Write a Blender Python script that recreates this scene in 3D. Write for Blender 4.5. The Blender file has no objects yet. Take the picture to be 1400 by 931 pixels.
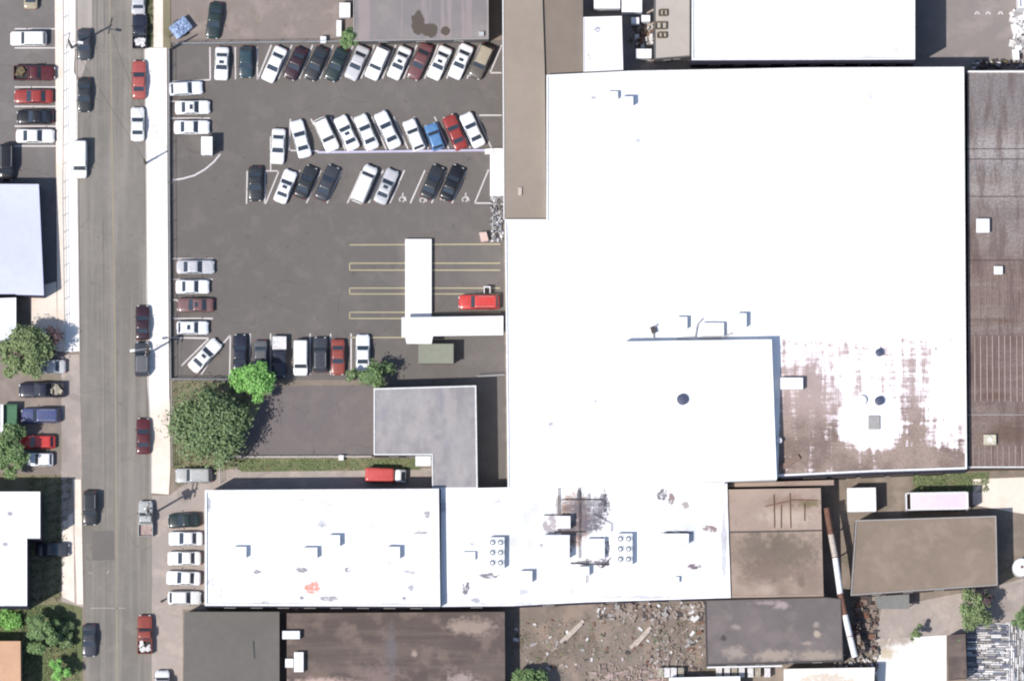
import bpy, math, random
from mathutils import Vector, Matrix
from mathutils.geometry import tessellate_polygon
random.seed(7)
sc = bpy.context.scene
COL = sc.collection
R = math.radians
PI = math.pi

# ------------------------------------------------------------------ camera
DIST, TILT, F = 1200.0, R(5.5), 12000.0
cam_pos = Vector((0, -DIST * math.sin(TILT), DIST * math.cos(TILT)))
FWD = Vector((0, math.sin(TILT), -math.cos(TILT)))
UP = Vector((0, math.cos(TILT), math.sin(TILT)))

def P(px, py, h=0.0):
    """ground plan: survey position of a point of the aerial photograph at height h"""
    d = FWD * F + Vector((1, 0, 0)) * (px - 700) + UP * (465.5 - py)
    t = (h - cam_pos.z) / d.z
    p = cam_pos + d * t
    return (p.x, p.y)

cd = bpy.data.cameras.new('camera')
cam = bpy.data.objects.new('camera', cd)
COL.objects.link(cam)
cam.location = cam_pos
cam.rotation_euler = (TILT, 0, 0)
cd.sensor_width = 36
cd.lens = 36 * F / 1400
cd.clip_start = 50
cd.clip_end = 20000
sc.camera = cam
sc.view_settings.view_transform = 'Standard'
sc.view_settings.look = 'None'
sc.view_settings.exposure = 0
sc.cycles.filter_width = 2.1
sc.cycles.max_bounces = 5
sc.cycles.sample_clamp_indirect = 4

# ------------------------------------------------------------------ light
w = bpy.data.worlds.new('World')
sc.world = w
w.use_nodes = True
nt = w.node_tree
sky = nt.nodes.new('ShaderNodeTexSky')
sky.sky_type = 'NISHITA'
sky.sun_disc = False
EL = R(55)
SH = Vector((0.865, 0.50))
sky.sun_elevation = EL
sky.sun_rotation = math.atan2(-SH.x, -SH.y)
bg = nt.nodes['Background']
nt.links.new(sky.outputs[0], bg.inputs[0])
bg.inputs[1].default_value = 0.15
sd = bpy.data.lights.new('sun', 'SUN')
sd.energy = 5.0
sd.angle = R(0.5)
sd.color = (1.0, 0.95, 0.89)
sun = bpy.data.objects.new('sun', sd)
COL.objects.link(sun)
sun.rotation_euler = Vector((SH.x * math.cos(EL), SH.y * math.cos(EL), -math.sin(EL))).to_track_quat('-Z', 'Y').to_euler()
sun.location = (-100, -60, 120)

# ------------------------------------------------------------------ materials
K = 1.22
def lin(c):
    c = c / 255.0
    return c / 12.92 if c <= 0.04045 else ((c + 0.055) / 1.055) ** 2.4
def S(r, g, b, k=K):
    return tuple(min(0.84, lin(v) / k) for v in (r, g, b))

class NG:
    def __init__(s, name, rough=0.85, metal=0.0, spec=0.3):
        s.m = bpy.data.materials.new(name)
        s.m.use_nodes = True
        s.t = s.m.node_tree
        s.b = s.t.nodes['Principled BSDF']
        s.b.inputs['Roughness'].default_value = rough
        s.b.inputs['Metallic'].default_value = metal
        s.b.inputs['Specular IOR Level'].default_value = spec
        s.geo = None
    def n(s, k): return s.t.nodes.new(k)
    def put(s, sock, v):
        if isinstance(v, bpy.types.NodeSocket): s.t.links.new(v, sock)
        elif isinstance(v, (tuple, list)) and len(v) == 3 and sock.type == 'RGBA': sock.default_value = (*v, 1)
        else: sock.default_value = v
    def pos(s):
        if s.geo is None:
            s.geo = s.n('ShaderNodeNewGeometry').outputs['Position']
        return s.geo
    def obj(s):
        return s.n('ShaderNodeTexCoord').outputs['Object']
    def math(s, op, a, b=0.0, clamp=False):
        m = s.n('ShaderNodeMath'); m.operation = op; m.use_clamp = clamp
        s.put(m.inputs[0], a); s.put(m.inputs[1], b)
        return m.outputs[0]
    def map(s, v, a, b, c=0.0, d=1.0, smooth=True):
        m = s.n('ShaderNodeMapRange')
        m.interpolation_type = 'SMOOTHSTEP' if smooth else 'LINEAR'
        s.put(m.inputs[0], v)
        for i, q in enumerate((a, b, c, d)): m.inputs[i + 1].default_value = q
        return m.outputs[0]
    def scale(s, vec, sx, sy, sz=1.0, off=(0, 0, 0), rz=0):
        m = s.n('ShaderNodeMapping')
        s.put(m.inputs['Vector'], vec)
        m.inputs['Location'].default_value = off
        m.inputs['Rotation'].default_value = (0, 0, rz)
        m.inputs['Scale'].default_value = (sx, sy, sz)
        return m.outputs[0]
    def noise(s, vec, sc_, det=4, rough=0.6, dist=0.0):
        m = s.n('ShaderNodeTexNoise')
        s.put(m.inputs['Vector'], vec)
        m.inputs['Scale'].default_value = sc_
        m.inputs['Detail'].default_value = det
        m.inputs['Roughness'].default_value = rough
        m.inputs['Distortion'].default_value = dist
        return m.outputs[0]
    def mix(s, f, a, b, blend='MIX'):
        m = s.n('ShaderNodeMix'); m.data_type = 'RGBA'; m.blend_type = blend
        s.put(m.inputs['Factor'], f); s.put(m.inputs['A'], a) if False else None
        ia = [i for i in m.inputs if i.name == 'A' and i.type == 'RGBA'][0]
        ib = [i for i in m.inputs if i.name == 'B' and i.type == 'RGBA'][0]
        s.put(ia, a); s.put(ib, b)
        return [o for o in m.outputs if o.type == 'RGBA'][0]
    def xy(s):
        m = s.n('ShaderNodeSeparateXYZ'); s.put(m.inputs[0], s.pos())
        return m.outputs[0], m.outputs[1]
    def box(s, x0, x1, y0, y1, soft):
        """soft rectangular mask in world metres"""
        x, y = s.xy()
        a = s.map(x, x0 - soft, x0 + soft); b = s.map(x, x1 - soft, x1 + soft, 1, 0)
        c = s.map(y, y0 - soft, y0 + soft); d = s.map(y, y1 - soft, y1 + soft, 1, 0)
        return s.math('MULTIPLY', s.math('MULTIPLY', a, b), s.math('MULTIPLY', c, d))
    def ell(s, cx, cy, rx, ry):
        v = s.scale(s.pos(), 1 / rx, 1 / ry, 0.0, (-cx / rx, -cy / ry, 0))
        m = s.n('ShaderNodeVectorMath'); m.operation = 'LENGTH'; s.put(m.inputs[0], v)
        return m.outputs['Value']
    def bump(s, h, strength=0.3, dist=0.05):
        m = s.n('ShaderNodeBump')
        m.inputs['Strength'].default_value = strength
        m.inputs['Distance'].default_value = dist
        s.put(m.inputs['Height'], h)
        s.t.links.new(m.outputs[0], s.b.inputs['Normal'])
    def done(s, c):
        s.put(s.b.inputs['Base Color'], c)
        return s.m

def surf(name, c, c2=None, big=0.08, small=1.6, rough=0.9, amt=0.5, fine=0.25, dirt=None, dirt_amt=0.5, tint=None, streak=None, spots=(), oil=0.0, crack=0.0):
    """worn mineral surface: large blotches, medium mottling, fine grain, optional stains"""
    g = NG(name, rough)
    if c2 is None: c2 = tuple(v * 0.72 for v in c)
    p = g.pos()
    a = g.noise(p, big, 5, 0.6, 0.4)
    col = g.mix(g.map(a, 0.35, 0.65), c, tuple(c[i] * (1 - amt) + c2[i] * amt for i in range(3)))
    b = g.noise(p, small, 4, 0.65)
    col = g.mix(g.map(b, 0.3, 0.7, 0, 0.35), col, c2)
    f = g.noise(p, 9.0, 2, 0.7)
    col = g.mix(g.map(f, 0.3, 0.72, 0, fine), col, tuple(v * 0.55 for v in c))
    if tint:
        t = g.noise(g.scale(p, 1, 1, 1, (31, 7, 0)), 0.35, 3)
        col = g.mix(g.map(t, 0.48, 0.68, 0, 0.5), col, tint)
    if dirt:
        d = g.noise(g.scale(p, 1, 1, 1, (11, 3, 0)), 0.22, 6, 0.62, 0.6)
        col = g.mix(g.map(d, 0.55, 0.66, 0, dirt_amt), col, dirt)
    if streak:
        d = g.noise(g.scale(p, streak[0], streak[1], 1), 1.0, 4, 0.6)
        col = g.mix(g.map(d, 0.42, 0.66, 0, 0.45), col, streak[2])
    if oil:
        o1 = g.noise(g.scale(p, 1, 1, 1, (5, 17, 0)), 0.75, 3, 0.5)
        col = g.mix(g.map(o1, 0.64, 0.74, 0, oil), col, tuple(v * 0.5 for v in c))
        o2 = g.noise(g.scale(p, 1, 1, 1, (50, 9, 0)), 2.2, 2, 0.5)
        col = g.mix(g.map(o2, 0.70, 0.76, 0, oil), col, tuple(v * 1.5 for v in c))
    if crack:
        vv = g.n('ShaderNodeTexVoronoi'); vv.feature = 'DISTANCE_TO_EDGE'
        dn = g.n('ShaderNodeVectorMath'); dn.operation = 'ADD'
        nz = g.n('ShaderNodeTexNoise'); g.put(nz.inputs['Vector'], p); nz.inputs['Scale'].default_value = .4
        g.put(dn.inputs[0], p); g.put(dn.inputs[1], nz.outputs['Color'])
        g.put(vv.inputs['Vector'], g.scale(dn.outputs[0], 1, 1, 0)); vv.inputs['Scale'].default_value = .13
        cn = g.map(g.noise(p, .15, 2), .45, .6)
        col = g.mix(g.math('MULTIPLY', g.map(vv.outputs['Distance'], 0.0, 0.012, crack, 0), cn), col, tuple(v * 0.4 for v in c))
    for (cx, cy, rx, ry, sc_, am, hh) in spots:
        wx, wy = P(cx, cy, hh)
        e = g.ell(wx, wy, rx * .1, ry * .1)
        nn = g.noise(p, 1.3, 5, 0.7, 0.3)
        e = g.math('ADD', e, g.map(nn, 0.25, 0.75, -0.65, 0.65, False))
        col = g.mix(g.map(e, 1.35, 0.35, 0, am), col, sc_)
    g.bump(f, 0.25, 0.02)
    return g.done(col)

def plain(name, c, rough=0.6, metal=0.0, var=0.18, sc_=3.0, spec=0.4):
    g = NG(name, rough, metal, spec)
    f = g.noise(g.obj(), sc_, 3)
    return g.done(g.mix(g.map(f, 0.3, 0.7, 0, 1), c, tuple(v * (1 - var) for v in c)))

WHITE = (0.83, 0.83, 0.84)
def white_roof(name, stains=(), speck=0.5, base=WHITE, grime=0.25, haze=None):
    """white coated roof: thin grime, dark specks, and named stains (ellipse cx,cy,rx,ry px, colour, amount, streakiness)"""
    g = NG(name, 0.75)
    p = g.pos()
    a = g.noise(p, 0.12, 5)
    col = g.mix(g.map(a, 0.45, 0.75, 0, min(1, grime * 4)), base, tuple(v * 0.63 for v in base))
    if haze:
        e = g.ell(*P(*haze[:2], 6), haze[2] * .1, haze[3] * .1)
        hn = g.noise(g.scale(p, 1.0, 0.6, 1), 0.12, 5, 0.6, 0.3)
        col = g.mix(g.math('MULTIPLY', g.map(e, 1.1, 0.1), g.map(hn, 0.40, 0.65)), col, (0.50, 0.515, 0.54))
    if speck:
        d = g.noise(g.scale(p, 1.0, 1.7, 1), 0.55, 5, 0.7, 0.5)
        col = g.mix(g.map(d, 0.70, 0.745, 0, speck), col, (0.22, 0.22, 0.25))
    for (cx, cy, rx, ry, sc_, amt, sx, sy) in stains:
        wx, wy = P(cx, cy, 6)
        e = g.ell(wx, wy, rx * .1, ry * .1)
        n = g.noise(g.scale(p, sx * 1.9, sy * 1.9, 1), 1.0, 6, 0.78, 0.2)
        n = g.math('SUBTRACT', n, g.map(e, 0.35, 1.05, 0, 0.30))
        m = g.map(n, 0.41, 0.48, 0, amt)
        col = g.mix(m, col, sc_)
    return g.done(col)

M = {}
M['ground'] = surf('ground_soil', S(150, 136, 124), S(120, 112, 100), dirt=S(95, 98, 74), tint=S(165, 150, 138))
M['road'] = surf('road_asphalt', S(137, 132, 126), S(118, 114, 108), big=0.05, small=0.8, amt=0.6, fine=0.2, streak=(0.9, 0.03, S(158, 152, 144)), tint=S(144, 136, 129), oil=.35, crack=.28)
M['road_patch'] = surf('road_patch_asphalt', S(124, 119, 115), S(110, 106, 103), fine=0.2)
M['lot'] = surf('lot_asphalt', S(118, 113, 109), S(106, 101, 98), big=0.045, small=0.7, amt=0.6, fine=0.25, tint=S(124, 116, 113), dirt=S(108, 106, 98), dirt_amt=0.4, oil=.4, crack=.28)
M['lot_dark'] = surf('lot_dark_asphalt', S(124, 116, 115), S(112, 105, 104), fine=0.2, tint=S(130, 121, 117), oil=.2, crack=.4)
M['west_lot'] = surf('west_lot_asphalt', S(126, 121, 119), S(110, 105, 104), fine=0.2, tint=S(132, 128, 125), oil=.3, crack=.4)
M['gravel'] = surf('gravel_lot', S(150, 138, 131), S(128, 118, 112), small=1.2, fine=0.3, tint=S(166, 152, 144), dirt=S(128, 124, 104), oil=.35)
M['dirt'] = surf('dirt_yard', S(150, 138, 128), S(120, 108, 100), big=0.1, small=1.0, fine=0.35, tint=S(172, 150, 134), dirt=S(104, 92, 80), dirt_amt=0.7)
M['walk'] = surf('sidewalk_concrete', (0.80, 0.78, 0.76), (0.62, 0.58, 0.54), fine=0.05, amt=0.1, small=0.5)
M['walk_old'] = surf('old_sidewalk_concrete', S(250, 238, 226), S(222, 206, 192), fine=0.12, amt=0.4, tint=S(228, 206, 190))
M['apron'] = surf('apron_concrete', S(182, 170, 162), S(152, 143, 137), fine=0.15, amt=0.5, tint=S(196, 180, 170), dirt=S(140, 130, 124))
M['kerb'] = surf('kerb_stone', S(205, 198, 190), S(165, 158, 150), fine=0.1)
M['grass'] = surf('short_grass', S(116, 126, 88), S(88, 104, 64), small=1.5, fine=0.5, tint=S(146, 134, 108), dirt=S(128, 110, 92))
M['verge'] = surf('verge_soil', S(150, 142, 116), S(124, 118, 96), small=1.5, fine=0.5, tint=S(98, 104, 70))
M['paint_w'] = surf('white_marking_paint', S(232, 226, 226), S(180, 172, 172), small=2.5, fine=0.3, amt=0.4)
M['paint_y'] = surf('yellow_marking_paint', S(206, 196, 158), S(160, 148, 120), small=2.5, fine=0.3, amt=0.5)
M['paint_yf'] = surf('faded_centre_line_paint', S(166, 156, 132), S(146, 139, 124), small=1.5, fine=0.3, amt=0.6)
M['concrete_lit'] = surf('bright_concrete', (0.8, 0.79, 0.78), (0.6, 0.58, 0.56), fine=0.05, amt=0.15)
M['tan_roof'] = surf('tan_felt_roof', S(162, 150, 136), S(144, 133, 122), small=0.5, fine=0.15, tint=S(160, 143, 134))
M['tan_shade_roof'] = surf('shaded_tan_roof', S(140, 128, 117), S(122, 111, 102), small=0.5, fine=0.14)  # shaded east side of the tan ridge, put into the colour
M['grey_roof'] = surf('grey_felt_roof', S(166, 162, 162), S(142, 138, 140), big=0.2, small=0.9, fine=0.22, amt=.8, streak=(0.6, 0.25, S(180, 174, 170)), dirt=S(140, 138, 146), dirt_amt=0.6)
M['mineral_roof'] = surf('mineral_roof', S(150, 142, 138), S(134, 128, 126), big=0.12, small=0.6, fine=0.16, tint=S(166, 154, 152))
def stained_mineral():
    g = NG('stained_mineral_roof', 0.9)
    p = g.pos()
    a = g.noise(p, 0.14, 5)
    col = g.mix(g.map(a, 0.35, 0.65), S(156, 148, 144), S(136, 131, 131))
    col = g.mix(g.map(g.noise(p, 8, 2), 0.3, 0.7, 0, 0.2), col, S(100, 94, 92))
    x, y = g.xy()
    col = g.mix(g.math('MULTIPLY', g.map(g.noise(g.scale(p, 0.8, 0.05), 1.0, 3), 0.5, 0.6, 0, .5), 1.0), col, S(166, 150, 150))
    for cx, cy, rx, ry in ((572, 33, 10, 17), (587, 42, 14, 11), (609, 43, 7, 6.5)):
        wx, wy = P(cx, cy, 3)
        e = g.math('ADD', g.ell(wx, wy, rx * .1, ry * .1), g.map(g.noise(p, 1.1, 3), 0, 1, -0.45, 0.45, False))
        col = g.mix(g.map(e, 1.0, 0.85), col, S(92, 84, 76))
    return g.done(col)
M['stained_mineral'] = stained_mineral()
M['brown_roof'] = surf('brown_tar_roof', S(104, 92, 87), S(86, 76, 73), big=0.14, small=0.9, fine=0.25, streak=(0.06, 1.0, S(124, 110, 102)), dirt=S(100, 92, 84), dirt_amt=0.5, tint=S(142, 124, 114), spots=[(645, 856, 32, 12, S(172, 154, 142), .7, 3.4), (630, 932, 22, 14, S(172, 156, 150), .8, 3.4), (440, 935, 50, 9, S(196, 170, 160), .8, 3.4), (566, 893, 5, 5, S(172, 154, 142), .8, 3.4), (520, 930, 30, 20, S(140, 122, 116), .7, 3.4), (535, 890, 8, 40, S(112, 108, 112), .6, 3.4)])
M['slate_roof'] = surf('slate_grey_roof', S(116, 112, 107), S(102, 98, 94), big=0.1, small=0.8, fine=0.14)
M['olive_roof'] = surf('olive_brown_roof', S(148, 132, 117), S(128, 114, 101), big=0.12, small=0.8, fine=0.18, tint=S(158, 142, 130))
M['beige_roof'] = surf('beige_dusty_roof', S(186, 166, 152), S(150, 132, 122), small=0.6, fine=0.15, dirt=S(140, 120, 108), dirt_amt=0.4, spots=[(1085, 690, 36, 12, S(120, 96, 80), .6, 4.4), (1075, 705, 34, 16, S(196, 180, 165), .6, 4.4), (1108, 688, 14, 6, S(110, 104, 70), .7, 4.4)])
M['mould_roof'] = surf('mouldy_beige_roof', S(184, 164, 150), S(132, 116, 104), big=0.12, small=0.5, fine=0.2, amt=0.9, dirt=S(140, 126, 112), dirt_amt=0.5, spots=[(1070, 755, 52, 30, S(118, 106, 95), .9, 4.4), (1050, 780, 38, 18, S(124, 108, 98), .7, 4.4), (1032, 740, 12, 24, S(120, 108, 98), .8, 4.4), (1095, 792, 6, 12, S(120, 106, 94), .8, 4.4), (1085, 780, 40, 8, S(138, 120, 110), .6, 4.4), (1062, 745, 10, 14, S(112, 100, 90), .6, 4.4)])
M['asphalt_roof'] = surf('dull_grey_roof', S(122, 114, 112), S(106, 99, 98), big=0.1, small=0.8, fine=0.16, tint=S(136, 124, 122), dirt=S(150, 138, 128), dirt_amt=0.25, spots=[(1068, 827, 10, 6, S(170, 155, 155), .9, 4), (1005, 892, 16, 9, S(165, 152, 142), .8, 4), (1060, 896, 30, 8, S(170, 155, 142), .8, 4), (1120, 896, 30, 8, S(165, 152, 138), .8, 4), (1006, 857, 7, 4, S(158, 145, 140), .8, 4), (1117, 866, 5, 5, S(180, 165, 150), .9, 4), (1104, 879, 8, 3, S(165, 150, 140), .8, 4), (989, 872, 5, 4, S(70, 62, 62), .8, 4), (1052, 824, 22, 3, S(165, 150, 150), .7, 4), (1116, 853, 5, 4, S(160, 150, 142), .8, 4)])
M['porch'] = surf('porch_roof', S(138, 138, 134), S(112, 112, 110))
M['shed_roof'] = surf('green_grey_shed_roof', S(148, 150, 134), S(128, 130, 118), fine=0.2)
M['tan_hot'] = surf('tan_tile_roof', S(218, 176, 144), S(186, 146, 118), fine=0.2, small=0.8)
M['wall_white'] = surf('white_render_wall', (0.78, 0.78, 0.78), (0.6, 0.6, 0.6), fine=0.1, amt=0.3)
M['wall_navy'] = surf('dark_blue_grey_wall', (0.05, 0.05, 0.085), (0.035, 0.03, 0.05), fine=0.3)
M['wall_brown'] = surf('brown_block_wall', S(110, 92, 84), S(82, 68, 62))
M['wall_tan'] = surf('tan_block_wall', S(150, 134, 122), S(120, 106, 98))
M['wall_grey'] = surf('grey_block_wall', S(120, 118, 118), S(90, 88, 88))
M['trim_white'] = plain('white_edge_trim', (0.74, 0.74, 0.74), 0.6)
M['trim_grey'] = plain('grey_edge_trim', S(170, 166, 164), 0.7)
M['trim_dark'] = plain('dark_edge_trim', S(80, 72, 72), 0.7)
M['white_metal'] = plain('white_painted_metal', (0.78, 0.78, 0.79), 0.5)
M['pale_metal'] = plain('galvanised_metal', (0.5, 0.51, 0.52), 0.45, 0.3)
M['dark_metal'] = plain('dark_metal', (0.05, 0.055, 0.065), 0.5, 0.3)
M['fan_dark'] = plain('fan_well', (0.10, 0.13, 0.17), 0.6)
M['blue_dark'] = plain('blue_grey_vent', (0.07, 0.08, 0.13), 0.5)
M['glass'] = plain('tinted_glass', (0.038, 0.05, 0.068), 0.15, 0.0, 0.05, 1, 0.6)
M['tyre'] = plain('tyre_rubber', (0.02, 0.02, 0.02), 0.9)
M['rim'] = plain('wheel_rim', (0.35, 0.35, 0.36), 0.35, 0.8)
M['lamp'] = plain('headlight_glass', (0.75, 0.77, 0.8), 0.15)
M['tail'] = plain('tail_light_plastic', (0.35, 0.02, 0.02), 0.3)
M['rubber'] = plain('black_plastic', (0.025, 0.025, 0.028), 0.6)
M['green_dull'] = plain('dull_green_scrap', (0.16, 0.19, 0.12), 0.9, 0, .5, 4)
M['blue_grey'] = plain('blue_grey_sheet', (0.16, 0.17, 0.22), 0.7)
M['debris_brown'] = plain('dull_brown_scrap', (0.26, 0.2, 0.17), 0.9, 0, .5, 4)
M['debris_tan'] = plain('dull_tan_scrap', (0.36, 0.3, 0.26), 0.9, 0, .5, 4)
M['wood'] = plain('weathered_pole_wood', (0.12, 0.09, 0.065), 0.9, 0, 0.4)
M['timber'] = plain('pale_timber', (0.50, 0.43, 0.38), 0.85, 0, 0.3)
M['rust'] = plain('rusted_steel', (0.20, 0.10, 0.07), 0.85, 0, 0.45)
M['cable'] = plain('black_cable', (0.02, 0.02, 0.02), 0.7)
M['bark'] = plain('tree_bark', (0.09, 0.065, 0.05), 0.95, 0, 0.4)
M['green_paint'] = plain('green_painted_steel', (0.06, 0.16, 0.09), 0.5)
M['tarp'] = plain('pale_blue_tarp', (0.34, 0.45, 0.66), 0.6, 0, 0.6, 2.5)
M['cargo_tan'] = plain('tan_cargo', (0.42, 0.38, 0.31), 0.9, 0, 0.5, 4)
M['cargo_white'] = plain('white_cargo', (0.72, 0.70, 0.70), 0.8, 0, 0.4, 4)
M['cargo_brown'] = plain('brown_cargo', (0.18, 0.14, 0.08), 0.9, 0, 0.5, 4)
M['bed_pink'] = plain('dusty_pink_bed', (0.40, 0.30, 0.28), 0.9, 0, 0.3, 3)
M['bed_dark'] = plain('dark_bed_liner', (0.035, 0.035, 0.04), 0.8)
M['lav_roof'] = surf('lavender_metal_roof', S(212, 216, 242), S(192, 196, 226), big=0.1, small=1.2, fine=0.1, amt=0.5, rough=0.55)
def dirty_roof():
    """white coating worn down to brown felt in blocky streaks, nearly all gone along the south edge"""
    g = NG('worn_white_roof', 0.85)
    p = g.pos()
    brown = g.mix(g.map(g.noise(p, 0.25, 5), 0.35, 0.65), S(168, 150, 140), S(130, 114, 107))
    brown = g.mix(g.map(g.noise(p, 4, 3), 0.35, 0.7, 0, 0.4), brown, S(112, 92, 82))
    x, y = g.xy()
    y0 = P(1190, 470, 6)[1]; y1 = P(1190, 640, 6)[1]
    grad = g.map(y, y1, y0, -0.11, 0.055, False)
    nv = g.noise(g.scale(p, 0.85, 0.07), 1.0, 4, 0.65)
    nh = g.noise(g.scale(p, 0.10, 1.5), 1.0, 5, 0.7)
    nb = g.noise(p, 0.9, 6, 0.72)
    n = g.math('ADD', g.math('MULTIPLY', nv, 0.44), g.math('ADD', g.math('MULTIPLY', nh, 0.30), g.math('MULTIPLY', nb, 0.26)))
    n = g.math('ADD', g.math('MULTIPLY', g.math('SUBTRACT', n, 0.5), 1.9), 0.5)
    def bl(cx, cy, rx, ry, amt):
        wx, wy = P(cx, cy, 6)
        return g.map(g.ell(wx, wy, rx, ry), 1.15, 0.4, 0, amt)
    t = g.math('ADD', bl(1192, 578, 5.2, 4.2, .34), g.math('ADD', bl(1296, 545, 3.2, 8.0, .16), bl(1100, 560, 6.0, 7.5, -.13)))
    t = g.math('ADD', t, g.math('ADD', bl(1195, 530, 4.5, 4.5, .06), bl(1260, 628, 9.0, 2.0, -.16)))
    t = g.math('ADD', t, g.math('ADD', bl(1125, 625, 8.0, 2.6, -.10), bl(1245, 590, 2.4, 5.5, -.10)))
    s = g.math('ADD', n, g.math('ADD', grad, t))
    up = g.map(y, P(0, 600, 6)[1], P(0, 520, 6)[1], 0, .55)
    brown = g.mix(up, brown, S(196, 178, 176))
    pink = g.mix(g.map(s, 0.38, 0.50), brown, S(222, 208, 210))
    col = g.mix(g.map(s, 0.485, 0.54), pink, WHITE)
    return g.done(col)
M['worn_roof'] = dirty_roof()
def ribbed_roof():
    """lower east roof: greyish at the north, brown and ribbed further south"""
    g = NG('ribbed_brown_roof', 0.85)
    p = g.pos()
    x, y = g.xy()
    f = g.map(y, P(0, 380, 5)[1], P(0, 220, 5)[1])
    col = g.mix(f, S(134, 117, 110), S(136, 131, 131))
    wx, wy = P(1370, 205, 5)
    col = g.mix(g.map(g.ell(wx, wy, 9, 3.2), 1.2, .4, 0, .7), col, S(166, 158, 158))
    wx, wy = P(1375, 260, 5)
    col = g.mix(g.map(g.ell(wx, wy, 9, 3.0), 1.2, .4, 0, .5), col, S(154, 144, 136))
    for cx_, cy_, rx_, ry_, am_ in ((1362, 203, 8, 2.2, .65), (1360, 255, 7, 3.0, .5), (1385, 330, 6, 3, .3)):
        wx, wy = P(cx_, cy_, 5)
        e_ = g.math('ADD', g.ell(wx, wy, rx_, ry_), g.map(g.noise(g.scale(p, .8, .8), 1.0, 4), .3, .7, -.4, .4, False))
        col = g.mix(g.map(e_, 1.2, .3, 0, am_), col, S(178, 172, 170))
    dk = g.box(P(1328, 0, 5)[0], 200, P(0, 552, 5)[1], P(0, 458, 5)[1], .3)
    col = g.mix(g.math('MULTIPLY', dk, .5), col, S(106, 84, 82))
    for cx_, cy_, rx_, ry_ in ((1385, 590, 3.2, 1.8), (1360, 540, 2.6, .6), (1350, 440, 5, .6)):
        wx, wy = P(cx_, cy_, 5)
        col = g.mix(g.map(g.ell(wx, wy, rx_, ry_), 1.2, .5, 0, .6), col, S(104, 78, 62))
    a = g.noise(g.scale(p, 0.05, 0.5), 1.0, 5, 0.65)
    col = g.mix(g.map(a, 0.45, 0.7, 0, 0.8), col, S(152, 140, 134))
    a = g.noise(g.scale(p, 0.7, 0.12), 1.0, 4, 0.65)
    col = g.mix(g.map(a, 0.45, 0.65, 0, 0.65), col, S(98, 80, 76))
    col = g.mix(g.map(g.noise(p, 3, 4), 0.35, 0.7, 0, 0.5), col, S(92, 78, 74))
    return g.done(col)
M['ribbed'] = ribbed_roof()

def paint(name, c, rough=0.3, metal=0.0):
    if name in M: return M[name]
    g = NG('car_paint_' + name, rough, metal, 0.5)
    n = g.noise(g.obj(), 2.5, 3)
    g.b.inputs['Coat Weight'].default_value = 0.4
    g.b.inputs['Coat Roughness'].default_value = 0.12
    M[name] = g.done(g.mix(g.map(n, 0.3, 0.7), c, tuple(v * 0.85 for v in c)))
    return M[name]
CARCOL = {
    'white': (0.800, 0.800, 0.810), 'silver': (0.500, 0.500, 0.520), 'pale grey': (0.420, 0.430, 0.420), 'grey': (0.116, 0.116, 0.122),
    'charcoal': (0.031, 0.033, 0.035), 'black': (0.012, 0.012, 0.015), 'dark green': (0.020, 0.034, 0.033), 'teal': (0.031, 0.058, 0.071),
    'navy': (0.022, 0.024, 0.041), 'blue': (0.075, 0.088, 0.190), 'light blue': (0.100, 0.220, 0.420), 'red': (0.286, 0.041, 0.034),
    'faded red': (0.357, 0.085, 0.072), 'dark red': (0.095, 0.020, 0.024), 'maroon': (0.037, 0.015, 0.022), 'dusty maroon': (0.150, 0.061, 0.061),
    'rust red': (0.255, 0.060, 0.043), 'taupe': (0.109, 0.095, 0.078), 'slate': (0.048, 0.051, 0.061), 'bright red': (0.527, 0.051, 0.043), 'tan': (0.360, 0.310, 0.220),
    'rose': (0.177, 0.095, 0.092),
}

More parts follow.
